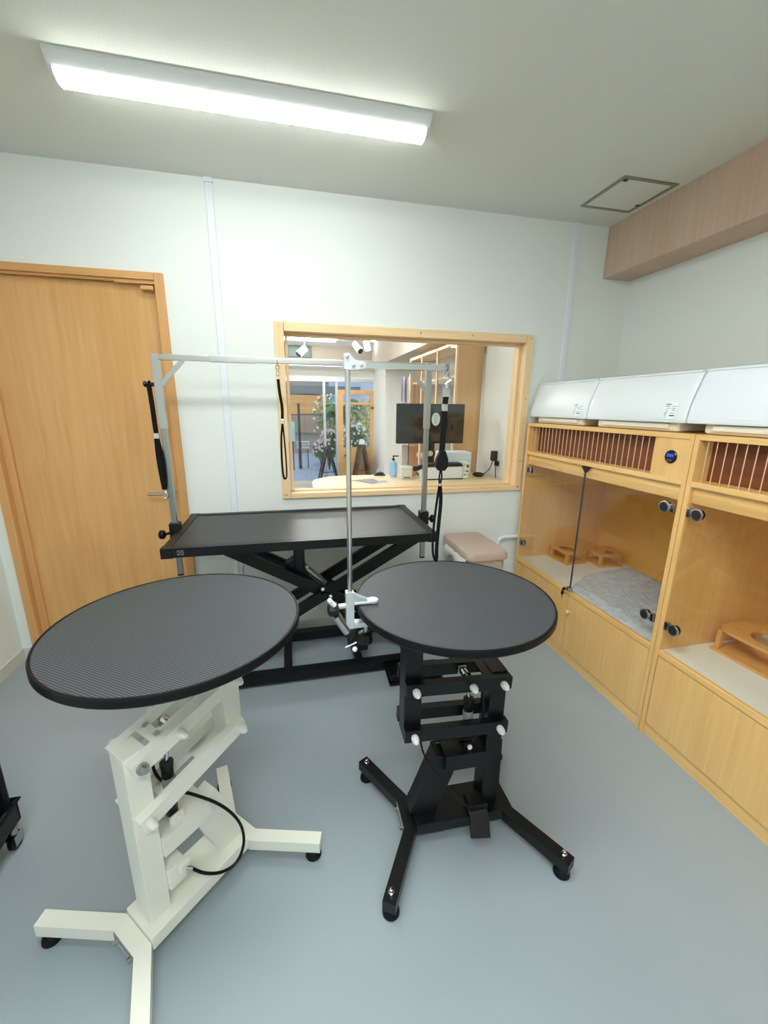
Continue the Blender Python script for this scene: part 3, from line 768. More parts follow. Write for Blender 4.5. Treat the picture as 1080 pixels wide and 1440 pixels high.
    if full_web:
        q_ = MB(); q_.box((fx+.028, -.046, .150), (-.035, .03, .220), .004); q_.box((-.06, -.066, .19), (-.03, -.046, .225), .004); q_.build('pedal_housing', m, t)
        q_ = MB(); q_.cyl((-.045, -.066, .207), (-.036, -.082, .205), .005); q_.build('cable_ferrule', M['steel'], t)
        q_ = MB(); q_.tube([(-.025, -.02, .425), (.005, -.055, .405), (.06, -.095, .34), (.1, -.115, .25), (.105, -.12, .17), (.075, -.12, .125), (.03, -.11, .13), (-.015, -.095, .17), (-.038, -.080, .206)], .0042, 8, smooth=3); q_.build('cable', M['blackr'], t)
        q_ = MB(); q_.tube([(-.03, .008, .44), (-.05, .008, .47), (-.06, .01, .53), (-.04, .012, .60)], .0042, 8, smooth=2); q_.build('cable', M['blackr'], t)
    else:
        q_ = MB(); q_.box((-.135, -.02, .0), (-.06, .0, .012)); q_ = None
        q_ = MB(); q_.bar([(-.062, .03, .112), (-.060, .075, .09), (-.054, .108, .045)], .066, .010, up=(0, 0, 1))
        q_.box((-.098, .0, .098), (-.03, .060, .125), .004); q_.build('foot_pedal', M['blackm'], t)
        q_ = MB(); q_.tube([(.155, .058, .43), (.145, .075, .38), (.10, .085, .31), (.04, .08, .22), (.0, .075, .16), (-.03, .07, .135)], .0032, 8, smooth=2)
        q_.build('cable', M['blackr'], t)
        q_ = MB(); q_.tube([(.12, .06, .415), (.05, .03, .39), (-.0, .022, .372), (-.035, .022, .37), (-.06, .03, .40), (-.065, .04, .50), (-.05, .03, .58)], .0036, 8, smooth=2)
        q_.build('cable', M['blackr'], t)
    # top: support plate, board, rubber edge
    q_ = MB(); q_.box((px-.20, -.042, ztop-.05), (px+.05, .042, ztop-.0225), .003); q_.box((tc[0]-.03, -.2, ztop-.044), (tc[0]+.03, .2, ztop-.0225), .003); q_.build('top_bracket', m, t)
    n = 96
    q_ = MB(); q_.lathe((tc[0], tc[1], 0), [(R_-.012, ztop-.022), (R_-.006, ztop-.020), (R_-.006, ztop-.0015), (0, ztop-.0015)], n); q_.build('tabletop', M['rubbertop'], t)
    q_ = MB(); q_.lathe((tc[0], tc[1], 0), [(R_-.012, ztop-.024), (R_-.003, ztop-.023), (R_, ztop-.019), (R_, ztop-.005), (R_-.002, ztop-.0005), (R_-.005, ztop), (R_-.008, ztop-.0012)], n)
    bmesh.ops.delete(q_.bm, geom=[f for f in q_.bm.faces if len(f.verts) > 8], context='FACES')
    q_.build('edge_band', M['blackr'], t)
    return t
wcap = mat('white_cap', srgb(236, 236, 232), 0.4)
round_table('round black-topped grooming table on a black steel lift stand with white bolt caps', (.2346, -1.429, 0), 3.1148, M['blackm'], .012, .876, (.0407, -.0205), .3025, False, wcap, True, 'round hydraulic grooming tables')
round_table('round black-topped grooming table on a cream white steel lift stand', (-.622, -1.473, 0), .7815, M['whitem'], .071, .912, (.040, -.029), .2995, True, mat('cream_cap', srgb(228, 229, 222), .3), False, 'round hydraulic grooming tables')

# clamp-on arm on the black round table
ZT = .876; px, py = -.126, -1.40
t = thing('noose_stand', 'slim steel grooming arm clamped to the edge of the black-legged round table', 'grooming arm', (px, py, ZT))
oa = (px, py, ZT)
a_ = MB(oa); a_.cyl((px, py, .80), (px, py, 1.555), .0072, n=20); a_.build('pole', M['chrome'], t)
a_ = MB(oa)
a_.prism([(px-.010, 1.532), (px+.012, 1.530), (px+.044, 1.535), (px+.046, 1.550), (px+.016, 1.556), (px+.002, 1.572), (px-.010, 1.570)], py-.011, py+.011, 'y'); a_ = a_.build('elbow', M['alu'], t)
bq = MB(oa)
for (x_, z_) in ((px-.002, 1.562), (px+.014, 1.541), (px+.034, 1.542)): bq.lathe((x_, py-.011, z_), [(.0045, 0), (.0045, .003), (0, .004)], 8, '-y')
bq.build('rivet', M['steel'], a_)
a_ = MB(oa); a_.bar([(px+.036, py, 1.543), (px+.266, py, 1.543)], .014, .0145); a_.cyl((px+.26, py, 1.543), (px+.272, py, 1.543), .009); a_.build('arm', M['chrome'], t)
a_ = MB(oa)
a_.prism([(px-.013, ZT-.075), (px-.013, ZT+.040), (px+.010, ZT+.040), (px+.010, ZT-.075)], py-.013, py+.013, 'y')
a_.prism([(px+.01, ZT+.001), (px+.01, ZT+.034), (px+.03, ZT+.022), (px+.05, ZT+.012), (px+.05, ZT+.001)], py-.012, py+.012, 'y')
a_.box((px+.01, py-.016, ZT+.0005), (px+.072, py+.016, ZT+.009), .003)
a_.lathe((px+.068, py, ZT+.0005), [(.016, 0), (.017, .002), (.016, .008), (0, .010)], 24)
a_.box((px+.01, py-.014, ZT-.075), (px+.06, py+.014, ZT-.058), .003)
a_.build('clamp_body', M['alu'], t)
a_ = MB(oa); a_.cyl((px+.045, py, ZT-.10), (px+.045, py, ZT-.042), .007); a_.lathe((px+.045, py, ZT-.046), [(.016, 0), (.018, .004), (.016, .009)], 20); a_.build('clamp_screw', M['steel'], t)
a_ = MB(oa); a_.lathe((px+.045, py, ZT-.135), [(.010, 0), (.022, .004), (.025, .018), (.022, .034), (.01, .038)], 10); a_.build('clamp_knob', M['blackp'], t)
a_ = MB(oa); a_.cyl((px-.011, py, ZT-.004), (px-.042, py-.004, ZT-.004), .008); a_.build('side_screw', M['alu'], t)
a_ = MB(oa); a_.lathe((px-.034, py-.004, ZT-.010), [(.012, 0), (.021, .005), (.023, .016), (.021, .028), (.010, .034), (0, .034)], 9, '-x'); a_.build('side_knob', M['blackp'], t)
a_ = MB(oa); a_.cyl((px-.048, py-.02, ZT+.01), (px-.062, py-.026, ZT+.028), .007); a_.ball((px-.062, py-.026, ZT+.029), .0075); a_.build('knob_tip', M['whitep'], t)
a_ = MB(oa); a_.cyl((px-.044, py-.012, ZT-.03), (px-.012, py-.018, ZT-.082), .012); a_.build('swivel_barrel', M['steel'], t)
a_ = MB(oa); a_.cyl((px, py, .80), (px, py, .745), .010); a_.box((px-.014, py-.014, .77), (px+.014, py+.014, .80), .003); a_.build('pole_foot', M['blackp'], t)
a_ = MB(oa); a_.cyl((px-.018, py-.014, .742), (px+.016, py-.014, .755), .0022); a_.ball((px+.010, py-.018, .735), .008); a_.build('set_pin', M['whitep'], t)

# noose on the grooming arm
xn, yn, zn = .145, -1.40, 1.529
t = thing('grooming_noose', 'long black noose hanging from the tip of the slim grooming arm', 'noose', (xn, yn, zn), group='grooming nooses')
oN = (xn, yn, zn)
s_ = MB(oN); s_.tube([(xn, yn+.015*math.sin(a*PI/8), 1.540+.017*math.cos(a*PI/8)) for a in range(16)], .002, 6, closed=True)
s_.tube([(xn+.009*math.cos(a*PI/6), yn, 1.514+.010*math.sin(a*PI/6)) for a in range(12)], .0025, 6, closed=True)
s_.tube([(xn-.004, yn, 1.502), (xn+.010, yn-.003, 1.512)], .003, 6)
s_.cyl((xn, yn, 1.502), (xn, yn, 1.490), .0045); s_.box((xn-.010, yn-.003, 1.468), (xn+.010, yn+.003, 1.490), .002)
s_.build('snap_hook', M['chrome'], t)
s_ = MB(oN); strap(s_, [(xn, yn, 1.476), (xn-.002, yn, 1.46), (xn-.003, yn, 1.446)], .015, .004)
strap(s_, [(xn-.003, yn, 1.434), (xn-.004, yn, 1.38), (xn-.006, yn, 1.315)], .016, .005); s_.build('strap', M['strap'], t)
s_ = MB(oN); s_.box((xn-.011, yn-.005, 1.430), (xn+.005, yn+.005, 1.450), .002); s_.build('slider', M['chrome'], t)
s_ = MB(oN); s_.prism([(xn-.012, 1.322), (xn+.003, 1.322), (xn+.012, 1.300), (xn+.013, 1.278), (xn+.004, 1.266), (xn-.014, 1.266), (xn-.024, 1.278), (xn-.022, 1.298)], yn-.007, yn+.007, 'y'); s_.build('leather_guard', M['blackr'], t)
s_ = MB(oN)
strap(s_, [(xn-.007, yn, 1.268), (xn-.011, yn-.002, 1.248), (xn-.009, yn, 1.225)], .004, .003); strap(s_, [(xn-.005, yn, 1.268), (xn-.001, yn+.002, 1.248), (xn-.006, yn, 1.225)], .004, .003)
strap(s_, [(xn-.008, yn, 1.225), (xn-.015, yn, 1.17), (xn-.021, yn, 1.10), (xn-.022, yn, 1.03), (xn-.016, yn, 1.0), (xn-.011, yn, .992)], .006, .004)
strap(s_, [(xn-.007, yn, 1.225), (xn-.001, yn, 1.18), (xn-.006, yn, 1.10), (xn-.009, yn, 1.03), (xn-.007, yn, .995), (xn-.012, yn, .992)], .010, .004)
s_.build('loop', M['strap'], t)
s_ = MB(oN); s_.box((xn-.012, yn-.004, 1.220), (xn-.002, yn+.004, 1.230), .002); s_.build('slider', M['chrome'], t)

# black trolley at the left edge
t = thing('utility_cart', 'black metal trolley at the left edge, only a lower corner and castor showing', 'trolley', (-1.42, -1.46, 0))
ok_ = (-1.42, -1.46, 0)
X0, X1, Y0c, Y1c = -1.63, -1.212, -1.75, -1.18
for z_ in (.095, .42, .74):
    tr = MB(ok_); tr.box((X0, Y0c, z_), (X1, Y1c, z_+.004))
    for lo, hi in (((X0, Y0c), (X1, Y0c+.006)), ((X0, Y1c-.006), (X1, Y1c)), ((X0, Y0c), (X0+.006, Y1c)), ((X1-.006, Y0c), (X1, Y1c))): tr.box((*lo, z_), (*hi, z_+.075))
    tr.bar([(X0, Y0c, z_+.075), (X1, Y0c, z_+.075), (X1, Y1c, z_+.075), (X0, Y1c, z_+.075)], .016, .010, closed=True)
    tr.build('tray', M['blackm'], t)
for xx in (X0+.018, X1-.018):
    for yy in (Y0c+.02, Y1c-.02):
        MB(ok_).cyl((xx, yy, .09), (xx, yy, .86), .012).build('post', M['blackm'], t)
        cs = MB(ok_); cs.lathe((xx, yy, .03), [(.011, .026), (.012, .045), (.016, .05), (.010, .065)], 16); cs.box((xx-.014, yy-.02, .02), (xx-.011, yy+.02, .055)); cs.box((xx+.011, yy-.02, .02), (xx+.014, yy+.02, .055))
        cs = cs.build('castor', M['steel'], t)
        MB(ok_).lathe((xx-.010, yy, .029), [(.024, 0), (.029, .004), (.029, .016), (.024, .02)], 24, 'x').build('wheel', M['blackr'], cs)

# ------------------------------------------------------------------ reception seen through the window
SH = 2.45; SX0, SX1, SY = -3.0, 2.0, 5.6
M['swall'] = mat('shop_paint', srgb(232, 233, 230), 0.7)
M['sbeige'] = mat('shop_taupe_paint', srgb(178, 166, 152), 0.7)
M['sfloor'] = mat('shop_floor_tile', srgb(190, 188, 182), 0.35, var=.05)
M['pinewide'] = wood('pale_worktop', srgb(232, 206, 160), srgb(244, 224, 188), 'x', fine=60, along=2, rough=.35)
M['oak'] = wood('shop_oak', srgb(206, 160, 104), srgb(224, 182, 128), 'z', fine=60, along=2, rough=.4)
struct('floor_shop', MB().box((SX0-.1, .12, -.1), (SX1+.1, SY+.12, 0)), M['sfloor'])
struct('ceiling_shop', MB().box((SX0-.1, .12, SH), (SX1+.1, SY+.12, SH+.1)), M['swall'])
struct('wall_shop_left', MB().box((SX0-.1, .12, 0), (SX0, SY, SH)), M['swall'])
struct('wall_shop_right', MB().box((SX1, .12, 0), (SX1+.1, SY, SH)), M['swall'])
struct('wall_shop_partition', MB().box((1.325, .125, 0), (1.40, .80, SH)), M['swall'])
struct('trim_2', MB().box((1.12, .83, 2.06), (SX1, 4.55, SH)), M['sbeige'])
w = MB(); w.box((SX0, 5.2, 2.24), (SX1, SY, SH)); struct('trim_3', w, M['sbeige'])
struct('trim_4', MB().box((SX0, 5.18, 2.12), (SX1, SY, 2.24)), M['swall'])
struct('wall_shop_pillar', MB().box((1.36, 4.6, 0), (1.95, SY+.05, SH)), M['swall'])
w = MB(); w.box((SX0, SY, 1.95), (SX1, SY+.12, 2.24)); w.box((SX0, SY, 0), (-1.6, SY+.12, 1.95)); struct('wall_shop_front', w, M['swall'])

# glazed shopfront: sliding panes and a timber glazed door
t = thing('window_2', None, None, (-.5, SY, 0), kind='structure'); o = (-.5, SY, 0)
f_ = MB(o); f_.box((-1.6, SY, 1.89), (1.36, SY+.08, 1.95)); f_.box((-1.6, SY, 0), (.64, SY+.08, .035))
for xx in (-1.6, -.62, .385, .62): f_.box((xx, SY+.01, 0), (xx+.045, SY+.07, 1.9))
f_.build('shopfront_frame', M['alu'], t)
for a, b_ in ((-1.555, -.62), (-.575, .385), (.43, .62)): MB(o).box((a, SY+.035, .035), (b_, SY+.042, 1.89)).build('shopfront_glass', M['shopglass'], t)
MB(o).box((.665, SY+.035, 1.76), (1.36, SY+.042, 1.89)).build('shopfront_glass', M['shopglass'], t)
t = thing('door_2', None, None, (1.05, SY, 0), kind='structure'); o = (1.05, SY, 0)
f_ = MB(o); f_.box((.665, SY, 0), (.76, SY+.06, 1.75)); f_.box((1.29, SY, 0), (1.40, SY+.06, 1.75)); f_.box((.76, SY, 1.66), (1.29, SY+.06, 1.75)); f_.box((.76, SY, 1.475), (1.29, SY+.06, 1.52)); f_.box((.76, SY+.008, .02), (1.29, SY+.052, .64)); f_.box((.76, SY, .60), (1.29, SY+.06, .66))
f_.build('door_leaf', M['oak'], t)
for a, b_ in ((.66, 1.475), (1.52, 1.66)): MB(o).box((.76, SY+.028, a), (1.29, SY+.034, b_)).build('door_glass', M['shopglass'], t)
f_ = MB(o); f_.ball((.80, SY-.03, .51), .028); f_.cyl((.80, SY, .51), (.80, SY-.03, .51), .01); f_.build('door_knob', M['blackp'], t)
f_ = MB(o); f_.lathe((1.33, SY, 1.42), [(.022, 0), (.022, .02), (0, .02)], 16, '-y'); f_.build('door_stud', M['blackp'], t)

# reception counter
t = thing('reception_counter', 'pale wood reception counter with a rounded end behind the window', 'counter', (.6, .45, 0))
o = (.6, .45, 0)
pl = [(1.32, .145), (1.32, .78), (.15, .78)] + [(.15+.28*math.cos(a), .5+.28*math.sin(a)) for a in [PI/2 + i*PI/2/10 for i in range(1, 11)]] + [(-.13, .40)] + [(.0+.13*math.cos(a), .275+.13*math.sin(a)) for a in [PI + i*PI/2/8 for i in range(1, 9)]]
MB(o).prism(pl, .872, .90, 'z').build('worktop', M['pinewide'], t)
MB(o).box((.1, .2, 0), (1.32, .72, .872), .003).build('counter_body', M['oak'], t)

def on_counter(name, label, cat, x, yv, z=.9): return thing(name, label, cat, (x, yv, z)), (x, yv, z)
# monitor
t, o = on_counter('monitor', 'wide black computer monitor on the reception counter with a white oval sticker', 'monitor', .80, .66)
rot = Rz(-.03)
MB(o).box((.53, .60, 1.165), (1.075, .635, 1.468), .006, rot=rot).build('housing', M['blackp'], t)
MB(o).box((.538, .598, 1.178), (1.067, .602, 1.460), .001, rot=rot, piv=(.8025, .6175, 1.3165)).build('screen', mat('screen_gloss', srgb(30, 32, 36), .08), t)
s_ = MB(); s_.lathe((0, 0, 0), [(.034, 0), (.034, .001), (0, .001)], 28, '-y')
for v in s_.bm.verts: v.co = V((v.co.x + .838 - o[0], v.co.y + .5955 - o[1], v.co.z*1.45 + 1.352 - o[2]))
s_ = s_.build('oval_sticker', mat('sticker_pale', srgb(214, 226, 240), .5), t)
q_ = MB(o)
for i, (dx, dz, w_) in enumerate(((-.012, .026, .022), (-.016, .012, .030), (-.010, -.002, .018), (-.016, -.016, .030), (-.010, -.03, .016))): q_.box((.838+dx, .5938, 1.352+dz), (.838+dx+w_, .5944, 1.352+dz+.004))
q_.build('sticker_print', mat('blue_ink', srgb(110, 140, 190), .5), s_)
s_ = MB(o); s_.box((.775, .64, .912), (.855, .665, 1.25), .008); s_.box((.735, .632, .9025), (.89, .77, .913), .005); s_.build('monitor_stand', M['blackp'], t)
# webcam-like round desk clock
t, o = on_counter('desk_clock', 'small round black desk clock with a pale face under the monitor', 'clock', .805, .60)
s_ = MB(o); s_.lathe((.805, .60, 1.085), [(.036, 0), (.042, .006), (.042, .03), (0, .032)], 28, 'y'); s_.box((.77, .605, .90), (.84, .628, 1.06), .008); s_.build('clock_case', M['blackp'], t)
MB(o).lathe((.805, .600, 1.088), [(.022, 0), (.022, .002), (0, .002)], 24, '-y').build('clock_face', mat('clock_face', srgb(226, 206, 182), .5), t)
# printer and keyboard
t, o = on_counter('printer', 'white desktop printer on the counter with green and black marked panel', 'printer', .94, .55)
MB(o).box((.728, .465, .905), (1.03, .60, .998), .008).build('paper_tray', M['whitep'], t)
MB(o).box((.74, .463, .90), (1.03, .60, .906)).build('base_strip', M['blackp'], t)
MB(o).box((.90, .602, .90), (1.165, .76, 1.095), .016, seg=3).build('printer_body', mat('printer_grey', srgb(216, 224, 232), .4), t)
MB(o).box((1.033, .463, .903), (1.082, .60, 1.03), .006).build('control_column', M['whitep'], t)
s_ = MB(o)
for (a, b_, z0, z1) in ((1.038, 1.056, 1.0, 1.024), (1.040, 1.054, .955, .972), (1.058, 1.076, .930, .945)): s_.box((a, .4620, z0), (b_, .4632, z1))
s_.build('panel_mark', mat('lime_print', srgb(208, 222, 90), .5), t)
s_ = MB(o)
for (a, b_, z0, z1) in ((1.058, 1.077, .99, 1.012), (1.058, 1.074, .955, .968), (1.040, 1.052, .930, .940)): s_.box((a, .4620, z0), (b_, .4632, z1))
s_.build('panel_mark', M['greyd'], t)
t, o = on_counter('keyboard', 'black computer keyboard lying on top of the white printer tray', 'keyboard', .88, .53, .998)
MB(o).box((.722, .468, 1.0), (1.028, .575, 1.014), .003).build('keyboard_body', M['blackp'], t)
s_ = MB(o)
for i in range(15):
    for j in range(5): s_.box((.73+.0197*i, .474+.0196*j, 1.014), (.73+.0197*i+.0165, .474+.0196*j+.0165, 1.022), .002, seg=1)
s_.build('keys', M['blackr'], t)
def mouse(label, x, yv, rz, m):
    t = thing('computer_mouse', label, 'mouse', (x, yv, .9), rz)
    MB().ball((0, 0, .020), .03, (1.0, 1.65, .65)).build('mouse_shell', m, t)
    MB().lathe((-.003, .028, .036), [(.004, 0), (.005, .002), (.005, .005), (.004, .006)], 12, 'x').build('scroll_wheel', M['grey'], t)
mouse('black computer mouse on the counter at the right of the printer', 1.20, .545, .9, M['blackp'])
t, o = on_counter('tape_dispenser', 'small dark tape dispenser at the far edge of the counter beside the blue bottle', 'tape dispenser', .425, .735)
s_ = MB(o); s_.box((.38, .715, .90), (.47, .755, .912), .003); s_.prism([(.39, .912), (.46, .912), (.455, .925), (.42, .93), (.395, .922)], .722, .748, 'y'); s_.build('dispenser_base', M['blackp'], t)
s_ = MB(o); s_.lathe((.418, .726, .932), [(.010, 0), (.02, 0), (.02, .018), (.010, .018)], 20, 'y'); s_.build('tape_roll', mat('tape_blue', srgb(160, 180, 210), .3), t)
# bottle, box, scanner, leaflets
t, o = on_counter('spray_bottle', 'translucent blue bottle with a black pump on the reception counter', 'bottle', .52, .66)
MB(o).lathe((.52, .66, .90), [(.026, 0), (.03, .004), (.03, .10), (.024, .118), (.011, .126), (.011, .132)], 24).build('bottle_body', mat('blue_plastic', srgb(150, 196, 236), .2), t)
s_ = MB(o); s_.lathe((.52, .66, 1.032), [(.013, 0), (.013, .014), (.005, .016), (.005, .03)], 16); s_.box((.512, .654, 1.06), (.562, .666, 1.07), .003); s_.build('pump', M['blackp'], t)
t, o = on_counter('paper_box', 'small white lidded box beside the blue bottle on the counter', 'box', .60, .585)
MB(o).box((.555, .545, .90), (.645, .625, .975), .005).build('box_body', M['whitep2'], t)
MB(o).box((.552, .542, .975), (.648, .628, .994), .004).build('box_lid', M['whitep'], t)
MB(o).box((.575, .540, .908), (.625, .546, .914)).build('box_slot', M['greyd'], t)
t, o = on_counter('barcode_scanner', 'black-headed barcode scanner with a white handle standing by the printer', 'scanner', .685, .50)
s_ = MB(o); s_.bar([(.655, .50, .985), (.725, .50, 1.01)], .04, .03); s_.ball((.65, .50, .985), .02); s_.build('scanner_head', M['blackp'], t)
s_ = MB(o); s_.bar([(.69, .50, .985), (.71, .50, .905)], .026, .022); s_.box((.685, .475, .90), (.735, .525, .907), .002); s_.build('scanner_handle', M['whitep'], t)
t, o = on_counter('leaflet', 'dark printed leaflet lying flat on the counter', 'leaflet', .36, .44)
Q = [(.165, .545), (.295, .37), (.375, .43), (.34, .60)]
m_ = MB(o); m_.prism(Q, .9003, .9013, 'z'); m_.build('leaflet_sheet', mat('leaflet_print', srgb(120, 112, 128), .5, var=.6, varscale=30), t)
m_ = MB(o); m_.prism([(.33, .405), (.42, .42), (.42, .50), (.36, .49)], .9014, .9022, 'z'); m_.build('leaflet_sheet', mat('leaflet_print_pale', srgb(160, 160, 168), .5, var=.4, varscale=40), t)
# patterned pouch with flowers print leaning behind the box
t, o = on_counter('paper_bag', 'orange and flower printed paper bag standing behind the white box', 'paper bag', .64, .70)
MB(o).box((.655, .69, .90), (.72, .73, 1.14), .004).build('bag_panel', mat('orange_paper', srgb(214, 150, 108), .6), t)
MB(o).box((.60, .70, .90), (.652, .728, 1.15), .004).build('bag_panel', mat('flower_paper', srgb(226, 196, 192), .6, var=.55, varscale=70), t)
MB(o).cyl((.654, .695, .90), (.654, .695, 1.16), .004).build('bag_stick', M['greyd'], t)
# mains adaptor on the partition wall
t = thing('mains_adaptor', 'black mains adaptor plugged into the white wall outlet behind the window', 'adaptor', (1.325, .49, 1.05))
o = (1.325, .49, 1.05)
MB(o).box((1.318, .40, .975), (1.325, .52, 1.11), .002).build('outlet_plate', M['whitep'], t)
MB(o).box((1.275, .465, 1.035), (1.318, .51, 1.115), .006).build('adaptor_body', M['blackp'], t)
s_ = MB(o); s_.box((1.285, .43, 1.0), (1.318, .455, 1.04), .005); s_.build('plug', M['blackp'], t)
s_ = MB(o); s_.tube([(1.29, .49, 1.035), (1.285, .505, .99), (1.28, .53, .95), (1.26, .58, .915), (1.24, .62, .904)], .0035, 6, smooth=2); s_.tube([(1.295, .442, 1.0), (1.292, .44, .95), (1.30, .44, .904)], .004, 6, smooth=1); s_.build('lead', M['blackr'], t)
MB(o).box((1.316, .33, .955), (1.325, .395, 1.0), .002).build('outlet_cover', M['whitep'], t)

# tall display unit beyond the counter
t = thing('display_cabinet', 'tall oak-sided display cabinet with glazed front beyond the counter', 'cabinet', (1.22, 1.5, 0))
o = (1.22, 1.5, 0); Ya, Yb, Xa, Xb, Zt = .84, 2.2, 1.10, 1.322, 1.965
MB(o).box((Xa, Ya, 0), (Xb, Ya+.025, Zt)).build('side_panel', M['oak'], t); MB(o).box((Xa, Yb-.025, 0), (Xb, Yb, Zt)).build('side_panel', M['oak'], t)
MB(o).box((Xb-.012, Ya+.025, 0), (Xb, Yb-.025, Zt)).build('back_panel', M['sbeige'], t)
f_ = MB(o); f_.box((Xa, Ya+.025, Zt-.025), (Xb, Yb-.025, Zt)); f_.box((Xa, Ya+.025, 0), (Xb, Yb-.025, .06)); f_.build('carcass', M['pinex'], t)
for z_ in (.5, .9, 1.30, 1.69): MB(o).box((Xa+.02, Ya+.025, z_), (Xb-.012, Yb-.025, z_+.02)).build('shelf', M['pinex'], t)
f_ = MB(o)
for yy in (Ya, Ya+.46, Ya+.92, Yb-.02): f_.box((Xa-.016, yy, .06), (Xa, yy+.025, Zt))
f_.box((Xa-.016, Ya, Zt-.025), (Xa, Yb, Zt)); f_.build('front_frame', M['pinez'], t)
MB(o).box((Xa-.008, Ya+.025, .06), (Xa-.004, Yb-.02, Zt-.025)).build('glass_front', M['shopglass'], t)
g_ = 'jars inside the display cabinet'
for i, (yy, z_, m_, lab) in enumerate(((1.05, 1.32, M['blackp'], 'black jar on the display shelf, nearest the oak side panel'), (1.22, 1.32, mat('jar_grey', srgb(170, 160, 150), .4), 'grey jar on the display shelf beside the black jar'), (1.5, 1.32, mat('jar_white', srgb(225, 225, 220), .4), 'white jar on the display shelf, farthest from the oak side panel'))):
    t = thing('storage_jar', lab, 'jar', (1.22, yy, z_), group=g_)
    MB().lathe((0, 0, 0), [(.04, 0), (.045, .005), (.045, .10), (.035, .115)], 20).build('jar_body', m_, t); MB().lathe((0, 0, .115), [(.037, 0), (.037, .016), (0, .018)], 20).build('jar_lid', M['greyd'], t)
# pattern scarves on the end of the display cabinet
t = thing('hanging_leashes', 'bunch of blue and pink patterned leashes hanging beside the display cabinet', 'leashes', (1.06, 2.22, 1.78))
o = (1.06, 2.22, 1.78)
f_ = MB(o); f_.cyl((1.10, 2.22, 1.775), (1.0, 2.22, 1.78), .006); f_.build('peg', M['steel'], t)
cl = [srgb(120, 140, 190), srgb(210, 214, 226), srgb(214, 150, 160), srgb(80, 96, 150)]
for i in range(6):
    xx = 1.01+.013*i; zb = 1.50 - .02*(i % 3)
    f_ = MB(o); f_.bar([(xx, 2.215, 1.775), (xx-.01, 2.20, 1.70), (xx-.014+.006*(i % 2), 2.195, zb)], .014, .004, up=(0, 1, 0), smooth=1)
    f_.build('leash', mat('leash_%s' % 'abcdef'[i], cl[i % 4], .7, var=.4, varscale=80), t)

# ceiling fittings of the reception
slight = emitter('shop_lamp_glow', (1.0, .985, .95, 1), 80.0)
def ceil_strip(x0, x1, yv, label):
    t = thing('ceiling_light', label, 'ceiling light', ((x0+x1)/2, yv, SH), group='reception strip lights')
    o = ((x0+x1)/2, yv, SH)
    MB(o).box((x0, yv-.05, SH-.02), (x1, yv+.05, SH), .003).build('fixture_body', M['fixture'], t)
    MB(o).box((x0+.01, yv-.035, SH-.05), (x1-.01, yv+.035, SH-.0205), .012).build('diffuser', slight, t)
ceil_strip(-.75, .50, 4.25, 'bright strip light on the reception ceiling seen at the top left of the window')
ceil_strip(-1.9, -.6, 1.3, 'unseen strip light added to brighten the reception, above the window, left part')  # this strip and the next are unseen, added to light the reception
ceil_strip(-.3, .95, 2.2, 'unseen strip light added to brighten the reception, above the window, middle part')
def spot(label, a, b_, r_, top, lens):
    t = thing('spotlight', label, 'spotlight', a, group='reception spotlights')
    a, b_ = V(a), V(b_); d_ = (b_-a).normalized()
    MB(a).cyl(a, b_, r_, r_*1.08, n=24).build('lamp_head', M['whitep'], t)
    MB(a).cyl(b_, b_+d_*.003, r_*.86, n=24).build('lamp_lens', lens, t)
    f_ = MB(a); f_.cyl(a+d_*.03, V(top), .008); f_.cyl(V(top)-V((0, 0, .03)), V(top), .03); f_.build('stem', M['whitep'], t)
spot('white track spotlight with a black mouth, tilted, at the top left of the window', (-.03, 3, 2.135), (-.12, 2.96, 2.05), .045, (-.0, 3.03, SH), M['blackp'])
spot('white upright track spotlight, lit, above the grooming arm joint', (.735, 3, 2.245), (.75, 2.98, 2.14), .042, (.735, 3.02, SH), emitter('spot_glow', (1, .97, .9, 1), 8))
spot('white tilted track spotlight just left of the upright lit one', (.60, 3.1, 2.22), (.655, 2.98, 2.12), .042, (.59, 3.12, SH), M['blackp'])
t = thing('light_track', 'thin white ceiling track carrying the spotlights in the reception', 'light track', (.67, 3.1, SH))
MB((.67, 3.1, SH)).bar([(.42, 4.1, SH-.015), (.86, 2.55, SH-.015)], .034, .03).build('track_rail', M['whitep'], t)
t = thing('downlight', 'round recessed downlight, lit, in the reception ceiling right of the spotlights', 'downlight', (1.12, 4.28, SH))
MB((1.12, 4.28, SH)).lathe((1.12, 4.28, SH-.006), [(.085, 0), (.09, .006)], 32).build('trim_ring', M['whitep'], t); MB((1.12, 4.28, SH)).lathe((1.12, 4.28, SH-.010), [(.075, 0), (.075, .004)], 32).build('lamp_lens', slight, t)
t = thing('wall_poster', 'dark green framed poster on the soffit above the shopfront', 'poster', (-.06, 5.19, 2.33))
MB((-.06, 5.19, 2.33)).box((-.34, 5.16, 2.255), (.17, 5.20, 2.44), .004).build('poster_frame', M['greyd'], t)
MB((-.06, 5.19, 2.33)).box((-.325, 5.156, 2.268), (.155, 5.161, 2.428)).build('poster_print', mat('poster_green', srgb(52, 92, 78), .4, var=.25, varscale=9), t)

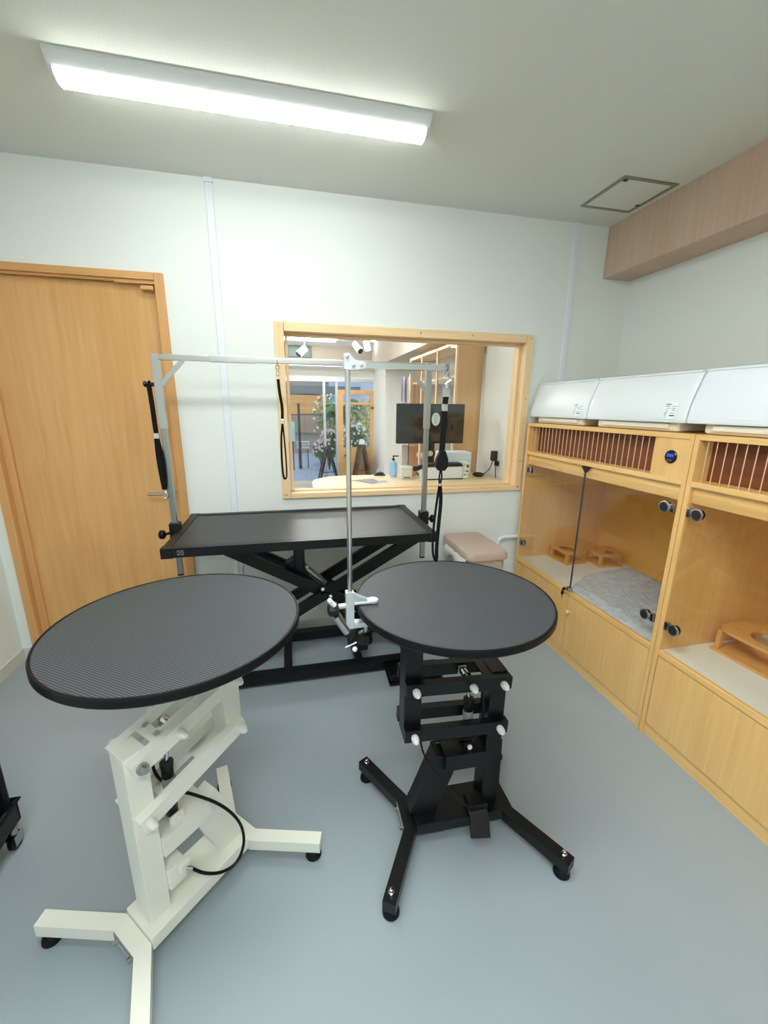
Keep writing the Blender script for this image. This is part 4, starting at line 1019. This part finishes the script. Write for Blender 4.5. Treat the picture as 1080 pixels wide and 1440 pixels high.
# A-frame boards by the entrance
def aframe(label, x, yv, hw, h, m, cap=None, th=.03):
    t = thing('folding_sign', label, 'a-frame sign', (x, yv, 0), group='folding A-frame signs')
    for s in (-1, 1):
        for yy in (-.2, .2): MB().bar([(s*hw, yy, 0.0), (s*.022, yy, h)], .03, th, up=(0, 1, 0)).build('leg', m, t)
        MB().mesh([], []); p_ = MB(); p_.bar([(s*(hw*.86), 0, h*.16), (s*(.022+hw*.04), 0, h*.97)], .40, .008, up=(s, 0, .4)); p_.build('board', mat('chalk_board_'+name_(label), srgb(40, 42, 44), .6) if False else M['blackp'], t)
    f_ = MB(); f_.bar([(-hw*.62, -.2, h*.38), (hw*.62, -.2, h*.38)], .01, .012); f_.build('spreader', m, t)
    if cap: f_ = MB(); f_.prism([(-.05, h-.005), (.05, h-.005), (.038, h+.085), (-.03, h+.085)], -.06, .06, 'y'); f_.build('cap_lamp', cap, t)
    return t
def name_(s): return 'x'
aframe('black A-frame sign folded open by the sliding glass pane', .42, 5.25, .19, .70, M['blackp'])
aframe('dark wooden A-frame sign with a white top in front of the timber door', 1.06, 5.25, .165, .76, mat('dark_walnut', srgb(84, 66, 48), .5), M['whitep'], .05)

# ------------------------------------------------------------------ street outside
M['pave'] = mat('street_paving', srgb(150, 166, 190), .6, var=.12, varscale=4)
struct('street_paving', MB().box((-8, SY+.12, -.06), (10, 16, -.005)), M['pave'])
b_ = thing('street_building', 'building across the street with an orange timber wall and grey shutter band', 'building', (1, 11, 0))
o = (1, 11, 0)
MB(o).box((-8, 11, 0), (10, 11.5, 4.5)).build('wall', mat('grey_render', srgb(140, 136, 132), .7), b_)
MB(o).box((-6, 10.9, 1.20), (.95, 11, 1.78), .01).build('timber_cladding', wood('orange_boards', srgb(196, 130, 60), srgb(226, 168, 92), 'x', fine=14, along=1.2, rough=.6), b_)
MB(o).box((-6, 10.88, 1.80), (2, 11, 2.05), .01).build('shutter_band', mat('shutter_grey', srgb(96, 106, 112), .5), b_)
MB(o).box((1.0, 10.9, 1.5), (5, 11, 2.9), .01).build('window', mat('street_window', srgb(168, 180, 204), .2), b_)
MB(o).box((-6, 10.9, .62), (1.6, 11, 1.17), .01).build('low_wall', mat('brown_brick', srgb(150, 128, 112), .7, var=.2, varscale=12), b_)
t = thing('street_pole', 'dark street post standing outside the sliding glass pane', 'post', (-.03, 7.4, 0))
MB((-.03, 7.4, 0)).cyl((-.03, 7.4, 0), (-.03, 7.4, 1.48), .03).build('pole', M['blackp'], t); MB((-.03, 7.4, 0)).lathe((-.03, 7.4, 1.48), [(.036, 0), (.036, .02), (0, .035)], 12).build('pole_cap', M['greyd'], t)
t = thing('street_sign', 'small white board sign with dark lettering on a kerb stand outside', 'sign', (.02, 7.5, 0))
o = (.02, 7.5, 0)
MB(o).box((-.10, 7.48, .47), (.19, 7.51, .64), .004).build('sign_board', M['whitep'], t)
for xx in (-.06, .15): MB(o).cyl((xx, 7.5, 0), (xx, 7.5, .48), .012).build('sign_leg', M['blackp'], t)
f_ = MB(o); rr = random.Random(2)
for row, (z0, h_) in enumerate(((.57, .04), (.50, .045))):
    xx = -.08
    while xx < .16:
        w_ = rr.uniform(.018, .034)
        f_.box((xx, 7.474, z0), (xx+.008, 7.479, z0+h_)); f_.box((xx, 7.474, z0+h_-.010), (xx+w_, 7.479, z0+h_))
        if rr.random() > .4: f_.box((xx+w_-.008, 7.474, z0+.004), (xx+w_, 7.479, z0+h_))
        if rr.random() > .4: f_.box((xx, 7.474, z0+.004), (xx+w_, 7.479, z0+.012))
        xx += w_+.014
f_.build('lettering', mat('sign_navy', srgb(50, 66, 120), .5), t)
t = thing('street_poster', 'pale blue poster board on a stand outside at the left edge of the window', 'poster', (-.32, 7.2, 0))
MB((-.32, 7.2, 0)).box((-.44, 7.19, .66), (-.14, 7.22, 1.10), .004).build('poster_board', mat('poster_blue', srgb(150, 214, 232), .5, var=.12, varscale=10), t)
f_ = MB((-.32, 7.2, 0))
for xx in (-.40, -.19): f_.cyl((xx, 7.21, 0), (xx, 7.21, .67), .014)
f_.build('stand', M['blackp'], t)
# planting
lf = {k: mat('leaf_'+k, c, .5, var=.25, varscale=9) for k, c in (('dark', srgb(70, 104, 56)), ('mid', srgb(104, 140, 74)), ('yellow', srgb(196, 192, 96)), ('white', srgb(236, 232, 232)), ('pink', srgb(214, 196, 204)))}
def leafcloud(mb, c, rad, n, size, rng, squash=1.0):
    for _ in range(n):
        while True:
            p = V((rng.uniform(-1, 1), rng.uniform(-1, 1), rng.uniform(-1, 1)))
            if p.length <= 1: break
        p = V(c) + V((p.x*rad[0], p.y*rad[1], p.z*rad[2]))
        a = V((rng.gauss(0, 1), rng.gauss(0, 1), rng.gauss(0, 1))).normalized(); b2 = a.orthogonal().normalized(); s = size*rng.uniform(.6, 1.3)
        n_ = a.cross(b2)
        mb.mesh([p-a*s, p+b2*s*.45+n_*s*.12, p+a*s, p-b2*s*.45+n_*s*.12], [(0, 1, 2, 3)])
def shrub(label, x, yv, h, rad, leaf, bloom, seed, nb=110):
    rng = random.Random(seed)
    t = thing('flowering_shrub', label, 'shrub', (x, yv, 0), group='shrubs outside the shopfront')
    m_ = MB()
    for i in range(5):
        a = i*2*PI/5; m_.tube([(0, 0, 0), (.05*math.cos(a), .05*math.sin(a), h*.3), (rad*.5*math.cos(a), rad*.5*math.sin(a), h*.7)], .012, 6, smooth=1)
    m_.build('stem', M['greyd'], t)
    m_ = MB(); leafcloud(m_, (0, 0, h*.62), (rad, rad, h*.38), 420, .055, rng); m_.build('foliage', lf[leaf], t, sharp=180)
    m_ = MB()
    for _ in range(nb):
        a = rng.uniform(0, 2*PI); e = rng.uniform(-.4, 1.2)
        p = V((rad*1.02*math.cos(a)*math.cos(e), rad*1.02*math.sin(a)*math.cos(e), h*.62 + h*.4*math.sin(e)))
        m_.ball(p, rng.uniform(.018, .034), n=6)
    m_.build('blossom', lf[bloom], t)
shrub('white-flowered shrub outside, behind the white-topped sign', 1.30, 7.7, 1.05, .30, 'dark', 'white', 11)
shrub('pale pink flowered shrub outside, between the pane edge and the timber door', .62, 7.15, .92, .22, 'dark', 'pink', 12)
shrub('yellow-leaved shrub outside with cream blossoms, by the palm trunk', .75, 8.6, 1.75, .40, 'mid', 'white', 13, 40)
shrub('low green shrub with small pale blossoms outside, below the sliding pane stile', .50, 8.0, .62, .20, 'mid', 'pink', 14, 40)
shrub('tall yellow-green shrub outside, at the hinge side of the timber door', 1.75, 9.0, 1.7, .42, 'yellow', 'pink', 15, 40)
lf['frond'] = mat('palm_green', srgb(62, 112, 58), .45, var=.2, varscale=8); lf['frondlight'] = mat('palm_green_light', srgb(96, 140, 70), .45, var=.2, varscale=8)
# palm
t = thing('palm_tree', 'small palm with arching green fronds outside the timber door', 'palm tree', (.80, 6.35, 0))
MB((.80, 6.35, 0)).tube([(.80, 6.35, 0), (.81, 6.35, .6), (.80, 6.35, 1.24)], .05, 10, smooth=2).build('trunk', mat('palm_bark', srgb(88, 74, 58), .9, var=.3, varscale=20), t)
rng = random.Random(5)
for k in range(18):
    a = k*2*PI/18 + rng.uniform(-.1, .1); L_ = rng.uniform(.42, .62); up = rng.uniform(.10, .5)
    pts = [V((0.80+L_*s*math.cos(a), 6.35+L_*s*math.sin(a), 1.24 + up*math.sin(s*PI*.62)*1.1 - .35*s*s)) for s in [i/8 for i in range(9)]]
    m_ = MB((.80, 6.35, 0)); m_.tube(pts, .006, 5)
    for i in range(1, 9):
        for q in (0, .5):
            p = pts[i-1].lerp(pts[i], q); dv = (pts[i]-pts[i-1]).normalized(); sd = dv.cross(V((0, 0, 1))).normalized()
            for s in (-1, 1):
                ln_ = .20*math.sin(PI*min(1, (i-1+q)/8*.9+.12)); tip = p + sd*s*ln_*.85 + dv*ln_*.6 - V((0, 0, ln_*.35))
                m_.mesh([p, p+dv*.05, tip], [(0, 1, 2)])
    m_.build('frond', lf['frond'] if k % 3 else lf['frondlight'], t, sharp=180)

# ------------------------------------------------------------------ daylight and colour management
wd = bpy.data.worlds.new('world'); bpy.context.scene.world = wd; wd.use_nodes = True
bgn = wd.node_tree.nodes['Background']
bgn.inputs['Color'].default_value = (.86, .93, 1.0, 1); bgn.inputs['Strength'].default_value = 1.35
s = bpy.context.scene
s.view_settings.view_transform = 'Standard'; s.view_settings.look = 'None'; s.view_settings.exposure = 0.37; s.view_settings.gamma = 1.0
s.view_settings.use_curve_mapping = False
s.cycles.max_bounces = 10; s.cycles.diffuse_bounces = 6; s.cycles.transparent_max_bounces = 24; s.cycles.glossy_bounces = 5
s.cycles.sample_clamp_indirect = 6.0
